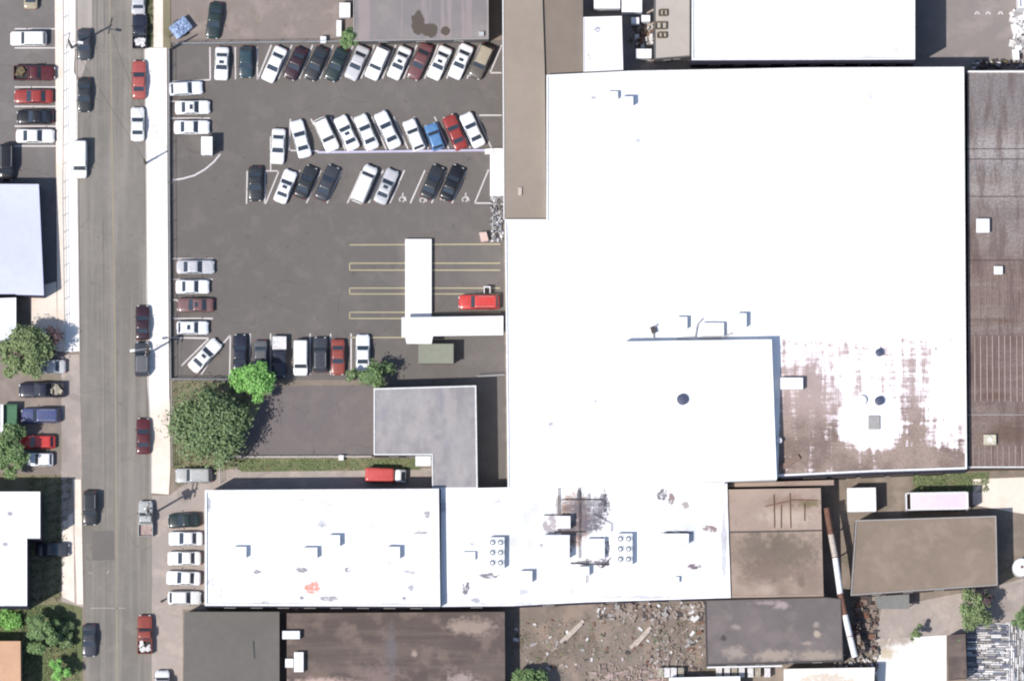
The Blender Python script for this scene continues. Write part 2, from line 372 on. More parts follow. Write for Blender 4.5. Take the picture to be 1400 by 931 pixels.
# ------------------------------------------------------------------ mesh helpers
class MB:
    def __init__(s): s.v = []; s.f = []; s.mi = []
    def add(s, vs, fs, m=0):
        o = len(s.v); s.v += [tuple(v) for v in vs]
        for f in fs: s.f.append(tuple(i + o for i in f)); s.mi.append(m)
        return s
    def box(s, x0, x1, y0, y1, z0, z1, m=0):
        v = [(x, y, z) for z in (z0, z1) for y in (y0, y1) for x in (x0, x1)]
        return s.add(v, [(0, 2, 3, 1), (4, 5, 7, 6), (0, 1, 5, 4), (2, 6, 7, 3), (0, 4, 6, 2), (1, 3, 7, 5)], m)
    def obox(s, c, sx, sy, sz, rz=0, m=0, tilt=0):
        """oriented box standing on c"""
        cr, sr = math.cos(rz), math.sin(rz)
        v = []
        for z in (0, sz):
            for y in (-sy / 2, sy / 2):
                for x in (-sx / 2, sx / 2):
                    zz = z + x * math.sin(tilt)
                    v.append((c[0] + x * cr - y * sr, c[1] + x * sr + y * cr, c[2] + zz))
        return s.add(v, [(0, 2, 3, 1), (4, 5, 7, 6), (0, 1, 5, 4), (2, 6, 7, 3), (0, 4, 6, 2), (1, 3, 7, 5)], m)
    def tube(s, a, b, r, r2=None, n=8, m=0, cap=True):
        a, b = Vector(a), Vector(b); r2 = r if r2 is None else r2
        d = (b - a).normalized()
        u = d.orthogonal().normalized(); v = d.cross(u)
        vs = []
        for c, rr in ((a, r), (b, r2)):
            for i in range(n):
                t = 2 * PI * i / n
                vs.append(c + (u * math.cos(t) + v * math.sin(t)) * rr)
        fs = [(i, (i + 1) % n, n + (i + 1) % n, n + i) for i in range(n)]
        if cap: fs += [tuple(range(n))[::-1], tuple(range(n, 2 * n))]
        return s.add(vs, fs, m)
    def poly(s, pts, z, m=0, up=True):
        tris = tessellate_polygon([[Vector((p[0], p[1], 0)) for p in pts]])
        fs = []
        for t in tris:
            a, b, c = [pts[i] for i in t]
            ccw = (b[0] - a[0]) * (c[1] - a[1]) - (b[1] - a[1]) * (c[0] - a[0]) > 0
            fs.append(tuple(t) if ccw == up else tuple(reversed(t)))
        zf = z if callable(z) else (lambda x, y: z)
        return s.add([(p[0], p[1], zf(p[0], p[1])) for p in pts], fs, m)
    def sides(s, pts, z0, z1, m=0):
        pts = ccw(pts); n = len(pts)
        v = [(p[0], p[1], z0) for p in pts] + [(p[0], p[1], z1) for p in pts]
        return s.add(v, [(i, (i + 1) % n, n + (i + 1) % n, n + i) for i in range(n)], m)
    def prism(s, pts, z0, z1, m=0):
        s.sides(pts, z0, z1, m); s.poly(pts, z1, m); s.poly(pts, z0, m, False)
        return s
    def build(s, name, mats, parent=None, smooth=None, local=None):
        me = bpy.data.meshes.new(name)
        off = Vector(local) if local is not None else (Vector(parent.location) if parent is not None and parent.get('world_built') else Vector((0, 0, 0)))
        me.from_pydata([(v[0] - off.x, v[1] - off.y, v[2] - off.z) for v in s.v], [], s.f)
        if not isinstance(mats, (list, tuple)): mats = [mats]
        for m_ in mats: me.materials.append(m_)
        me.polygons.foreach_set('material_index', s.mi)
        if smooth is not None:
            me.polygons.foreach_set('use_smooth', [True] * len(me.polygons))
            me.set_sharp_from_angle(angle=R(smooth))
        me.update()
        o = bpy.data.objects.new(name, me)
        COL.objects.link(o)
        if parent is not None: o.parent = parent
        return o

def area(pts): return 0.5 * sum(pts[i][0] * pts[(i + 1) % len(pts)][1] - pts[(i + 1) % len(pts)][0] * pts[i][1] for i in range(len(pts)))
def ccw(pts): return list(pts) if area(pts) > 0 else list(pts)[::-1]
def inset(pts, d):
    pts = ccw(pts); n = len(pts); out = []
    for i in range(n):
        a, b, c = Vector(pts[i - 1][:2]), Vector(pts[i][:2]), Vector(pts[(i + 1) % n][:2])
        e1 = (b - a).normalized(); e2 = (c - b).normalized()
        n1 = Vector((-e1.y, e1.x)); n2 = Vector((-e2.y, e2.x))
        k = n1 + n2
        k = k / max(0.3, k.dot(n1))
        out.append((b.x + k.x * d, b.y + k.y * d))
    return out
def PP(pts, h=0.0): return [P(x, y, h) for x, y in pts]
def rect(x0, y0, x1, y1): return [(x0, y0), (x1, y0), (x1, y1), (x0, y1)]
def tag(o, label=None, cat=None, group=None, kind=None):
    if label: o['label'] = label
    if cat: o['category'] = cat
    if group: o['group'] = group
    if kind: o['kind'] = kind
    return o
def thing(name, loc, label, cat, group=None, rz=0.0, world=False):
    o = bpy.data.objects.new(name, None)
    o.empty_display_size = 0.5
    COL.objects.link(o)
    o.location = loc; o.rotation_euler = (0, 0, rz)
    if world: o['world_built'] = 1
    return tag(o, label, cat, group)

# ------------------------------------------------------------------ ground
def patch(name, pts, mat, z, thick=0.0, kind='structure'):
    b = MB(); q = PP(pts)
    if thick: b.prism(q, z - thick, z)
    else: b.poly(q, z)
    return tag(b.build(name, mat), kind=kind)
g = MB(); g.add([(-6000, -6000, 0), (6000, -6000, 0), (6000, 6000, 0), (-6000, 6000, 0)], [(0, 1, 2, 3)])
tag(g.build('ground', M['ground']), kind='structure')
EX = 500
road_w = [(100, -EX), (103, 0), (104, 60), (106, 250), (109, 480), (112, 640), (115, 830), (117, 931), (124, 931 + EX)]
road_e = [(206, 931 + EX), (207, 931), (207, 620), (204, 500), (200, 250), (197, 70), (199, 0), (196, -EX)]
patch('road', road_w + road_e, M['road'], 0.010)
patch('road_patch', [(126, 726), (156, 725), (157, 765), (126, 766)], M['road_patch'], 0.016)
patch('road_shoulder', [(103, -60), (126, -60), (126, 60), (112, 105), (104.5, 105)], surf('pale_shoulder', S(176, 168, 162), S(158, 150, 145), streak=(1.2, .04, S(190, 182, 176))), 0.016)
def line_patch(name, pts, wpx, mat, z, obj=None):
    """a painted line: strips along a polyline given in plan pixels"""
    b = obj or MB()
    for (a, c) in zip(pts[:-1], pts[1:]):
        A, C = Vector(P(*a)), Vector(P(*c))
        d = (C - A).normalized(); n = Vector((-d.y, d.x)) * wpx * .05
        b.add([(*(A + n), z), (*(A - n), z), (*(C - n), z), (*(C + n), z)], [(0, 1, 2, 3)])
    if obj is None: return tag(b.build(name, mat), kind='structure')
line_patch('road_marking', [(148, -EX), (150, 0), (153, 200), (157, 450), (159, 700), (160, 931), (162, 931 + EX)], 2.0, M['paint_yf'], 0.022)
b = MB()
for x0, x1, y in ((124, 172, 831),): line_patch('', [(x0, y), (x1, y)], 1.4, None, 0.022, b)
for pts in ([(120, 782), (127, 784)], [(146, 784), (149, 780)]): line_patch('', pts, 2, None, 0.022, b)
tag(b.build('crossing_marking', M['apron']), kind='structure')
b = MB()
for pts in ([(132, -50), (133, 110)], [(142, -50), (143, 60)], [(141, 300), (146, 931)]):
    line_patch('', pts, 1.0, None, 0.019, b)
tag(b.build('road_seam', M['road_patch']), kind='structure')

# sidewalks (raised 0.13)
patch('sidewalk_east', [(198, 66), (228, 66), (229, 250), (231, 520), (233, 640), (230, 676), (207, 672), (206, 590), (203, 545), (200, 500), (200, 250), (197, 70)], M['walk'], 0.13, 0.13)
patch('sidewalk_east_old', [(205, 560), (232, 545), (233, 640), (231, 676), (207, 674), (207, 620)], M['walk_old'], 0.136)
patch('verge_east', [(203, -EX), (233, -EX), (233, 66), (198.5, 65.5), (200, 0)], M['verge'], 0.11, 0.11)
patch('sidewalk_north', [(211, -EX), (221, -EX), (223, 65.4), (210, 65.4)], M['walk_old'], 0.13, 0.02)
patch('forecourt', [(207.5, 677), (232, 677), (282, 640), (282, 832), (250, 833), (250, 931 + EX), (207.5, 931 + EX)], M['apron'], 0.014)
patch('sidewalk_west', [(88, -EX), (101, -EX), (103, 60), (101, 98), (106, 110), (107, 250), (109, 480), (90, 482), (89, 250), (88, 100)], M['walk'], 0.13, 0.13)
patch('sidewalk_west_inner', [(70, -EX), (87.9, -EX), (87.9, 60), (88.9, 250), (89.9, 481), (79, 480), (77, 250), (75, 0)], M['walk_old'], 0.125, 0.125)
patch('driveway_west', [(40, 395), (77, 385), (79, 480), (45, 480)], M['walk_old'], 0.03)
patch('apron_west', [(84, 486), (108.5, 484), (112, 640), (114, 830), (84, 822)], M['apron'], 0.014)
patch('sidewalk_southwest', [(100, 655), (111, 655), (114, 826), (105, 826)], M['walk_old'], 0.13, 0.13)
patch('garden_path', [(84, 712), (100, 700), (102, 824), (84, 815)], M['walk_old'], 0.03)

b = MB()
for k in range(-20, 46):
    y = k * 15 + 7
    if 70 < y < 540: line_patch('', [(199.5 + max(0, y - 250) * .016, y), (228.5, y + .4)], .5, None, 0.142, b)
line_patch('', [(214, 68), (215, 540)], .5, None, 0.142, b)
tag(b.build('sidewalk_joint', M['kerb']), kind='structure')
# kerbs
def kerb(name, pts, wpx=1.6, h=0.15, mat=None):
    b = MB()
    for a, c in zip(pts[:-1], pts[1:]):
        A, C = Vector(P(*a)), Vector(P(*c)); d = C - A
        b.obox(((A.x + C.x) / 2, (A.y + C.y) / 2, 0), d.length, wpx * .1, h, math.atan2(d.y, d.x))
    return tag(b.build(name, mat or M['kerb']), kind='structure')
kerb('kerb_east', [(199, -EX), (198, 66), (200, 250), (202, 500), (207, 620), (207.2, 672)], 1.5, 0.145)
kerb('kerb_west', [(102, -EX), (104, 60), (106, 250), (109, 482)], 1.5, 0.145)

# lots
patch('car_park', [(233, 58), (686, 55), (688, 300), (690, 520), (233, 519)], M['lot'], 0.012)
patch('gravel_lot', [(233, -EX), (482, -EX), (482, 58), (233, 61)], M['gravel'], 0.008)
patch('west_car_park', [(-EX, -EX), (74, -EX), (76, 250), (78, 400), (-EX, 400)], M['west_lot'], 0.012)
patch('west_yard', [(-EX, 470), (86, 484), (90, 655), (-EX, 665)], M['gravel'], 0.010)
patch('side_lot', [(372, 530), (420, 527), (510, 527), (510, 623), (322, 623), (330, 590)], M['lot_dark'], 0.012)
patch('drive', [(282, 640), (590, 640), (590, 672), (282, 672)], M['apron'], 0.012)
patch('grass_strip', [(318, 627), (575, 627), (575, 642), (330, 645)], M['grass'], 0.020)
patch('back_yard', [(500, 470), (690, 470), (692, 672), (590, 672), (590, 530), (500, 530)], M['lot'], 0.016)
patch('junk_yard', [(690, 815), (965, 812), (965, 931 + 200), (690, 931 + 200)], M['dirt'], 0.010)
patch('east_yard', [(1125, 655), (1400 + EX, 640), (1400 + EX, 931 + 200), (1125, 931 + 200)], M['ground'], 0.010)
patch('yard_concrete', [(1205, 832), (1365, 800), (1400, 790), (1400, 848), (1320, 864), (1294, 869), (1196, 875)], M['apron'], 0.018)
patch('east_grass', [(1248, 650), (1352, 645), (1352, 672), (1250, 674)], M['grass'], 0.016)
patch('east_path', [(1330, 655), (1400 + 60, 650), (1400 + 60, 712), (1386, 700), (1330, 690)], M['walk_old'], 0.018)
patch('north_lot', [(1250, -EX), (1400 + EX, -EX), (1400 + EX, 96), (1250, 92)], M['mineral_roof'], 0.010)
patch('garden_lawn', [(-200, 828), (45, 828), (80, 822), (112, 830), (116, 931 + 200), (-200, 931 + 200)], M['grass'], 0.010)
patch('shaded_garden', [(-200, 640), (98, 650), (99, 700), (84, 712), (80, 826), (-200, 830)], M['verge'], 0.013)
patch('tree_bed', [(235, 521), (316, 521), (372, 530), (330, 600), (322, 640), (282, 648), (234, 640)], M['verge'], 0.018)
patch('north_alley', [(795, -EX), (945, -EX), (945, 97), (795, 100)], M['apron'], 0.012)

# markings in the car park
b = MB(); wl = lambda a, c, wd=1.9: line_patch('', [a, c], wd, None, 0.026, b)
for x in (287, 321.5, 351.5): wl((x, 65), (x + .5, 109))
wl((233, 112), (288, 109.5))
for i, x in enumerate((371, 399, 427.5, 455.5, 483, 512, 541, 570, 599, 629, 657)): wl((x, 62), (x - 18.5, 108))
wl((686, 62), (670, 100)); wl((670, 100), (686, 100)); wl((655, 158), (686, 158))
wl((232, 139), (270, 139)); wl((233, 162), (287, 162)); wl((232, 162), (232, 250), 1.6)
arc = [(236, 246.5), (250, 244.5), (266, 240), (280, 232), (292, 222), (301, 211)]
for a, c in zip(arc[:-1], arc[1:]): wl(a, c, 2.2)
for x in (425,): wl((x, 163), (x + 24, 208))
wl((397, 163), (395, 206)); wl((370, 187), (370, 233)); wl((395, 206), (436, 207))
for x in (452, 480, 508, 538, 566, 594): wl((x, 160), (x + 21, 207))
wl((622, 158), (643, 203)); wl((651, 157), (672, 203))
wl((338, 234), (337, 279)); wl((363, 234), (362, 279)); wl((363, 234), (380, 234)); wl((381, 235), (363, 279))
for x in (410, 439, 467, 495, 524, 553, 581, 610, 638): wl((x, 233), (x - 20, 278))
wl((668, 232), (649, 278)); wl((649, 278), (672, 278))
for y in (354, 382, 410, 435.5): wl((236, y), (291, y))
wl((233, 461.5), (286, 462.5)); wl((286, 462.5), (248, 500)); wl((300, 473), (275, 512)); wl((315, 458), (303, 472)); wl((315, 458), (314, 512))
for x in (342, 370, 424, 452, 480): wl((x, 456), (x, 512))
# west car park
for y in (40, 66, 119.5, 146, 173, 200): wl((20, y), (77, y))
tag(b.build('parking_bay_marking', M['paint_w']), kind='structure')
b = MB()
for cx, cy in ((550, 271), (578, 272), (606, 269), (636, 271)):      # wheelchair symbols
    for a, c in (((1, -7), (0, -2)), ((0, -2), (4, -1)), ((4, -1), (5, 4))): line_patch('', [(cx + a[0], cy + a[1]), (cx + c[0], cy + c[1])], 1.4, None, 0.026, b)
    pts = [(cx + 3.6 * math.cos(t) - .5, cy + 3.2 * math.sin(t) + 2) for t in [R(-60 + 45 * k) * -1 + 0.3 for k in range(8)]]
    for a, c in zip(pts[:-1], pts[1:]): line_patch('', [a, c], 1.4, None, 0.026, b)
tag(b.build('wheelchair_marking', M['paint_w']), kind='structure')
b = MB(); wl = lambda a, c, wd=1.5: line_patch('', [a, c], wd, None, 0.026, b)
for y0, y1 in ((360, 369.5), (394, 402), (427, 435.5)):
    wl((478, y0), (684, y0)); wl((478, y1), (684, y1)); wl((478, y0), (478, y1))
wl((478, 335), (684, 334)); wl((478, 461.5), (556, 461.5))
tag(b.build('loading_bay_marking', M['paint_y']), kind='structure')
b = MB()
for x in (1336, 1351, 1368, 1383):
    line_patch('', [(x - 3, 20), (x, 16), (x + 3, 20)], 2, None, 0.02, b)
tag(b.build('arrow_marking', M['paint_w']), kind='structure')

# ------------------------------------------------------------------ buildings
def building(name, label, poly, h, wall, roof, parapet=0.35, pw=0.25, trim=None, group=None, cat='building', roofs=None, zf=None):
    """poly: roof outline in plan pixels (surveyed at roof height)"""
    q = ccw(PP(poly, h))
    cx = sum(p[0] for p in q) / len(q); cy = sum(p[1] for p in q) / len(q)
    root = thing(name, (cx, cy, 0), label, cat, group, world=True)
    top = h + parapet
    b = MB(); b.sides(q, 0, top)
    b.build('wall', wall, root)
    inn = inset(q, pw)
    b = MB()
    if parapet > 0:
        n = len(q)
        v = [(p[0], p[1], top) for p in q] + [(p[0], p[1], top) for p in inn] + [(p[0], p[1], h - .05) for p in inn]
        b.add(v, [(i, (i + 1) % n, n + (i + 1) % n, n + i) for i in range(n)] + [(n + i, n + (i + 1) % n, 2 * n + (i + 1) % n, 2 * n + i) for i in range(n)])
        b.build('parapet', trim or wall, root)
    if roofs:
        for pr, m in roofs: MB().poly(PP(pr, h), h).build('roof', m, root)
    else: MB().poly(inn if parapet > 0 else q, h if parapet > 0 else top).build('roof', roof, root)
    return root, q
def openings(root, A, B, n, wd, z0, z1, name='window', end=1.5, mat=None):
    """n windows or doors set in the wall from A to B (world xy), each one its own part"""
    A, B = Vector(A), Vector(B); d = (B - A); L = d.length; d.normalize()
    nn = Vector((d.y, -d.x)); rz = math.atan2(d.y, d.x)
    for i in range(n):
        t = end + (L - 2 * end) * ((i + .5) / n)
        c = A + d * t + nn * 0.02
        b = MB(); b.obox((c.x, c.y, z0), wd, 0.10, z1 - z0, rz)
        o = b.build(name, mat or M['trim_grey'], root)
        if name == 'window':
            c2 = c + nn * 0.045
            q = MB(); q.obox((c2.x, c2.y, z0 + .08), wd - .16, 0.03, z1 - z0 - .16, rz)
            q.build('pane', M['glass'], o, local=root.location)
def south_edges(q, minlen=4):
    q = ccw(q); out = []
    for i in range(len(q)):
        a, c = q[i], q[(i + 1) % len(q)]
        if c[0] - a[0] > minlen and abs(c[1] - a[1]) < 0.25 * (c[0] - a[0]): out.append((a, c))
    return out

SP = (0.24, 0.24, 0.28)
BR = S(150, 124, 110, 1.3)
DK = (.13, .12, .14)
roof_clean = white_roof('white_coated_roof', [(1190, 132, 6, 9, SP, .5, 1.5, .8), (1235, 120, 4, 14, SP, .4, 1.5, 1.5), (872, 192, 6, 5, SP, .5, 2, 2), (812, 134, 7, 4, SP, .8, 1, 2), (753, 580, 6, 5, SP, .8, 1.5, 1.5), (814, 549, 4, 4, SP, .8, 2, 2), (1070, 474, 7, 6, BR, .6, 1.5, 1.5), (1000, 470, 14, 3, SP, .5, 2, 1), (870, 458, 12, 3, SP, .5, 2, 1)], speck=0.0, grime=0.12, haze=(860, 230, 150, 170))
roof_long = white_roof('white_patched_roof', [(428, 803, 20, 14, S(228, 130, 105), .85, .8, .9), (413, 817, 5, 5, DK, .8, 1, 1), (450, 818, 26, 6, DK, .75, .7, 1.4), (475, 779, 9, 6, DK, .8, 1, 1), (412, 779, 13, 6, DK, .8, .8, 1.2), (352, 781, 10, 5, DK, .8, .8, 1.2), (442, 715, 15, 8, SP, .6, .8, .9), (444, 689, 20, 8, SP, .5, 1, 1), (584, 703, 8, 9, DK, .75, .9, .9), (575, 728, 16, 4, DK, .75, .7, 1.6), (560, 782, 14, 6, DK, .6, .9, 1), (562, 803, 7, 9, SP, .8, .9, .9), (553, 819, 5, 7, DK, .8, 1, 1), (286, 690, 5, 18, SP, .7, 1.8, .6), (290, 795, 12, 10, SP, .5, 1, 1), (302, 812, 3, 14, SP, .5, 1, 1), (412, 684, 10, 4, SP, .6, 1, 1), (362, 823, 7, 4, SP, .6, 1, 1), (438, 718, 10, 7, SP, .5, 1, 1), (534, 769, 12, 4, SP, .6, .7, 1.2)], speck=0.25)
DK = (.13, .12, .14)
roof_mid = white_roof('white_stained_roof', [(786, 712, 38, 60, S(190, 170, 160, 1.2), .95, .4, .5), (786, 708, 32, 50, BR, .9, .5, .8), (805, 700, 36, 44, DK, .7, 1.5, .5), (795, 705, 46, 50, DK, .6, .5, 1.6), (752, 718, 15, 24, S(170, 162, 165), .95, .5, .5), (765, 690, 8, 26, (.30, .27, .26), .9, 1.6, .4), (826, 690, 14, 34, DK, .85, 1.6, 1.0),
    (792, 676, 6, 14, DK, .95, .9, .5), (825, 686, 12, 6, DK, .95, .6, 1.1), (827, 745, 14, 22, DK, .8, 1.2, .6), (806, 768, 46, 5, DK, .85, .5, 1.4), (825, 768, 18, 11, DK, .9, .9, .9), (775, 722, 24, 22, DK, .8, .7, .9), (754, 751, 14, 8, DK, .7, .8, 1.5),
    (906, 676, 13, 12, DK, .95, .9, .9), (918, 681, 8, 13, (.2, .15, .15), .95, .9, .9), (937, 690, 8, 10, (.3, .26, .25), .9, .9, .7), (924, 727, 40, 4, DK, .9, .6, 1.8), (972, 722, 18, 9, (.24, .18, .17), 1, .6, .8), (950, 773, 16, 7, (.17, .13, .15), 1, .7, 1.1), (879, 659, 6, 4, SP, .7, 1, 1), (947, 659, 6, 4, SP, .7, 1, 1),
    (668, 786, 22, 7, DK, .9, .5, 1.2), (637, 803, 8, 14, DK, .95, 1.1, .7), (682, 684, 12, 5, SP, .6, 1, 1), (716, 808, 11, 9, SP, .6, .6, 1.8), (650, 820, 12, 5, SP, .7, .7, 1.3), (746, 745, 12, 7, SP, .7, .8, .8), (646, 742, 8, 4, SP, .7, 1, 1), (606, 690, 7, 20, SP, .5, .6, 1.8), (784, 806, 10, 8, SP, .5, 1.2, 1), (990, 745, 7, 75, SP, .6, 2, .3), (812, 716, 26, 16, DK, .8, .7, .7), (776, 745, 12, 26, BR, .9, .8, .8), (700, 824, 80, 4, SP, .5, .6, 2), (870, 815, 90, 4, SP, .6, .6, 2)], speck=0.3, haze=(930, 730, 70, 80))
HM, HT, HC, HL = 6.0, 8.0, 4.7, 6.0
main_poly = [(747, 103), (860, 97.5), (1100, 93), (1318, 92), (1320, 400), (1322, 641), (1194, 645), (1064, 651), (1062, 655), (992, 657), (990, 662), (694, 668), (690, 300), (747, 300)]
root, q = building('white_warehouse', 'vast white flat-roofed warehouse whose southeast roof corner is worn brown', main_poly, HM, M['wall_white'], None, parapet=0.0,
    roofs=[([(747, 103), (860, 97.5), (1100, 93), (1318, 92), (1320, 400), (1320.6, 462), (1068, 463), (1064, 651), (1062, 655), (992, 657), (990, 662), (694, 668), (690, 300), (747, 300)], roof_clean),
           ([(1320.6, 462), (1322, 641), (1194, 645), (1064, 651), (1068, 463)], M['worn_roof'])])
# low white kerbs around the roof
b = MB(); qq = inset(q, 0.25); n = len(q); qc = ccw(q)
v = [(p[0], p[1], HM) for p in qc] + [(p[0], p[1], HM + .18) for p in qc] + [(p[0], p[1], HM + .18) for p in qq] + [(p[0], p[1], HM) for p in qq]
fs = []
for i in range(n):
    j = (i + 1) % n
    fs += [(i, j, n + j, n + i), (n + i, n + j, 2 * n + j, 2 * n + i), (2 * n + i, 2 * n + j, 3 * n + j, 3 * n + i)]
b.add(v, fs); b.build('parapet', M['trim_white'], root)
A, B = P(1064, 651, HM), P(1322, 641, HM)
b = MB(); b.obox(((A[0] + B[0]) / 2, (A[1] + B[1]) / 2 - .03, 0), 25.7, .08, 5.6, math.atan2(B[1] - A[1], B[0] - A[0])); b.build('cladding', M['wall_navy'], root)
openings(root, P(1080, 652, 6), P(1310, 643, 6), 5, 3.2, 0, 3.4, 'loading_door', mat=M['trim_dark'])
openings(root, P(690, 320, 0)[::1], P(690, 321, 0), 0, 1, 0, 1)
# raised bay
tp = [(851, 467), (1055, 464), (1062, 655), (1000, 657), (851, 662)]
q2 = ccw(PP(tp, HT)); b = MB(); b.sides(q2, HM, HT)
up = b.build('raised_bay', M['wall_white'], root)
o = MB().poly(q2, HT).build('bay_roof', roof_clean, up, local=root.location)
kb = MB()
A, B = P(851, 466, HT), P(1055, 463, HT)

long_poly = [(280, 670), (600, 668), (602, 829), (280, 828)]
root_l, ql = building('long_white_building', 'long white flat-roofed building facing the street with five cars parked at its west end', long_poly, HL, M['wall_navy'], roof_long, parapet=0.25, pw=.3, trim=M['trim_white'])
for a, c in south_edges(ql): openings(root_l, a, c, 8, 1.6, 1.2, 2.6)
openings(root_l, ccw(ql)[0], ccw(ql)[1], 0, 1, 0, 1)
wq = PP([(280, 670), (280, 828)], HL)
openings(root_l, wq[0], wq[1], 4, 2.6, 0, 2.6, 'garage_door', mat=M['trim_grey'])
mid_poly = [(602.6, 668), (990, 660), (994, 658.5), (999, 817), (960, 818), (800, 823), (700, 828), (603, 829)]
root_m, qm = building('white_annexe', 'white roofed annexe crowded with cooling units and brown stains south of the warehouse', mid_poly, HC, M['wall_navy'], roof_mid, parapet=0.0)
for a, c in south_edges(qm): openings(root_m, a, c, max(1, int((c[0] - a[0]) / 5)), 1.6, 1.2, 2.6)

# tan roofed strip, its low ridge painted flat as lit and shaded tan
root_t = thing('tan_roofed_shed', (*P(715, 150), 0), 'long tan-roofed shed running north to south beside the car park', 'building', world=True)
hT = 5.6
pw_ = [(686, -150), (737, -150), (745, 103), (747, 299), (688, 299)]
b = MB(); q = ccw(PP(pw_, hT)); b.sides(q, 0, hT); b.build('wall', M['wall_tan'], root_t)
MB().poly(q, hT).build('roof', M['tan_roof'], root_t)
b = MB(); A, B = P(687, -150, hT), P(689, 299, hT)
b.obox(((A[0] + B[0]) / 2, (A[1] + B[1]) / 2, hT), 45.5, .14, .12, math.atan2(B[1] - A[1], B[0] - A[0])); b.build('eaves_trim', M['trim_white'], root_t)
b = MB(); A = P(711, 262, hT); b.obox((A[0], A[1], hT), .5, 1.1, .25, 0); b.build('roof_hatch', M['timber'], root_t)
root_t2, _ = building('shaded_tan_building', 'flat tan roof coloured darker as a shaded slope between the long tan shed and the small white building', [(737.6, -150), (797, -150), (797, 99), (745.6, 102.5)], 5.2, M['wall_tan'], M['tan_shade_roof'], parapet=0.0)

root_s, qs = building('small_white_building', 'small white-roofed building squeezed above the north edge of the warehouse', [(797.6, 24), (850, 22.5), (852, 96), (797.6, 98.5)], 5.6, M['wall_white'], white_roof('small_white_roof', [(816, 40, 9, 9, SP, .9, .8, .8), (806, 77, 5, 8, SP, .8, 1, 1)], speck=.2), parapet=.15, pw=.15)
root_c, qc_ = building('pale_grey_building', 'pale grey roof with dark rectangular frames left of the big white north building', [(894, -150), (944, -150), (944, 78), (894, 82)], 3.6, M['wall_grey'], surf('pale_roof', S(196, 188, 178), S(176, 168, 162), fine=.1), parapet=.15, pw=.15)
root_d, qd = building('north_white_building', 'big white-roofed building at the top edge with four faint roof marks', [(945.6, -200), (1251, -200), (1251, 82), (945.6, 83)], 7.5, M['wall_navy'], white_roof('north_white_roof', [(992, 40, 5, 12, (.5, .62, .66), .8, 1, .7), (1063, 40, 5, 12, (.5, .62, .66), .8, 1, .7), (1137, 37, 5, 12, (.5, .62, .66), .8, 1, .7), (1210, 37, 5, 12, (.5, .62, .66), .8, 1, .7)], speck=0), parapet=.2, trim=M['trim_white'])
for a, c in south_edges(qd): openings(root_d, a, c, 8, 1.6, 1.2, 2.8)
root_e, qe = building('white_corner_building', 'white building cut off by the top right corner of the view', [(1392, -150), (1500, -150), (1500, 12), (1392, 12)], 4.5, M['wall_white'], white_roof('corner_roof', speck=.3))
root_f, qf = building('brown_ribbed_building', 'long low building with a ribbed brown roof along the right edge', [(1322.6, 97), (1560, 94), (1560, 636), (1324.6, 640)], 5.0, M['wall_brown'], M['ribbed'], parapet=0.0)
rib_mat = surf('rib_metal', S(184, 166, 158), S(140, 122, 114), amt=.9, small=.6)
for x_start, yc, wd_, lo_, hi_ in ((1333, 503, .07, 4.6, 4.4), (1331, 625, .06, 1.3, 1.6), (1331, 420, .025, 3.2, 4.6)):
    for i in range(9):
        A = P(x_start + i * 8.2 + random.uniform(-.6, .6), yc, 5)
        b = MB(); b.box(A[0] - wd_, A[0] + wd_, A[1] - lo_, A[1] + hi_, 5.0, 5.07); b.build('roof_rib', rib_mat, root_f)
for y in (204, 218, 269, 356, 567):
    A = P(1440, y, 5); b = MB(); b.box(A[0] - 11.7, A[0] + 11.8, A[1] - .05, A[1] + .05, 5.0, 5.06); b.build('roof_seam', M['trim_dark'] if y < 500 else M['trim_grey'], root_f)
b = MB(); A = P(1440, 98.5, 5); b.box(A[0] - 11.7, A[0] + 11.8, A[1] - .12, A[1] + .12, 5.0, 5.2); A = P(1440, 638.5, 5); b.box(A[0] - 11.6, A[0] + 11.8, A[1] - .08, A[1] + .08, 5.0, 5.14)
b.build('parapet', M['trim_white'], root_f)
root_g, qg = building('olive_roofed_building', 'olive-brown flat roof standing alone south of the long white trailer', [(1170, 711), (1362, 705), (1364, 800), (1163, 814)], 4.0, M['wall_brown'], M['olive_roof'], parapet=.12, pw=.15, trim=M['trim_grey'])
MB().prism(PP([(1196, 815), (1243, 812), (1243, 832), (1200, 832)], 2.6), 2.45, 2.6).build('porch_roof', M['porch'], root_g)
b = MB()
for x in (1202, 1241): A = P(x, 829, 2.4); b.tube((A[0], A[1], 0), (A[0], A[1], 2.45), .07)
b.build('porch_post', M['trim_grey'], root_g)
root_h, qh = building('beige_mouldy_building', 'beige roof blackened with mould beside the east end of the white annexe', [(994.6, 669), (1122, 667), (1126, 815), (1000, 817)], 4.4, M['wall_tan'], None, parapet=0.0,
    roofs=[([(994.6, 669), (1122, 667), (1123.6, 725), (996.8, 727.5)], M['beige_roof']), ([(996.8, 727.5), (1123.6, 725), (1126, 815), (1000, 817)], M['mould_roof'])])
b = MB()
for ya, yb in ((727.5, 725),):
    A, B = P(997, ya, 4.4), P(1123.5, yb, 4.4); b.obox(((A[0] + B[0]) / 2, (A[1] + B[1]) / 2, 4.4), 12.6, .16, .12, math.atan2(B[1] - A[1], B[0] - A[0]))
b.build('roof_ridge', M['trim_dark'], root_h)
b = MB(); A, B = P(1000, 816, 4.4), P(1126, 814, 4.4); b.obox(((A[0] + B[0]) / 2, (A[1] + B[1]) / 2 + .1, 4.4), 12.6, .12, .1, math.atan2(B[1] - A[1], B[0] - A[0])); b.build('eaves_trim', M['beige_roof'], root_h)
b = MB()     # rusty pipework lying on its northern half
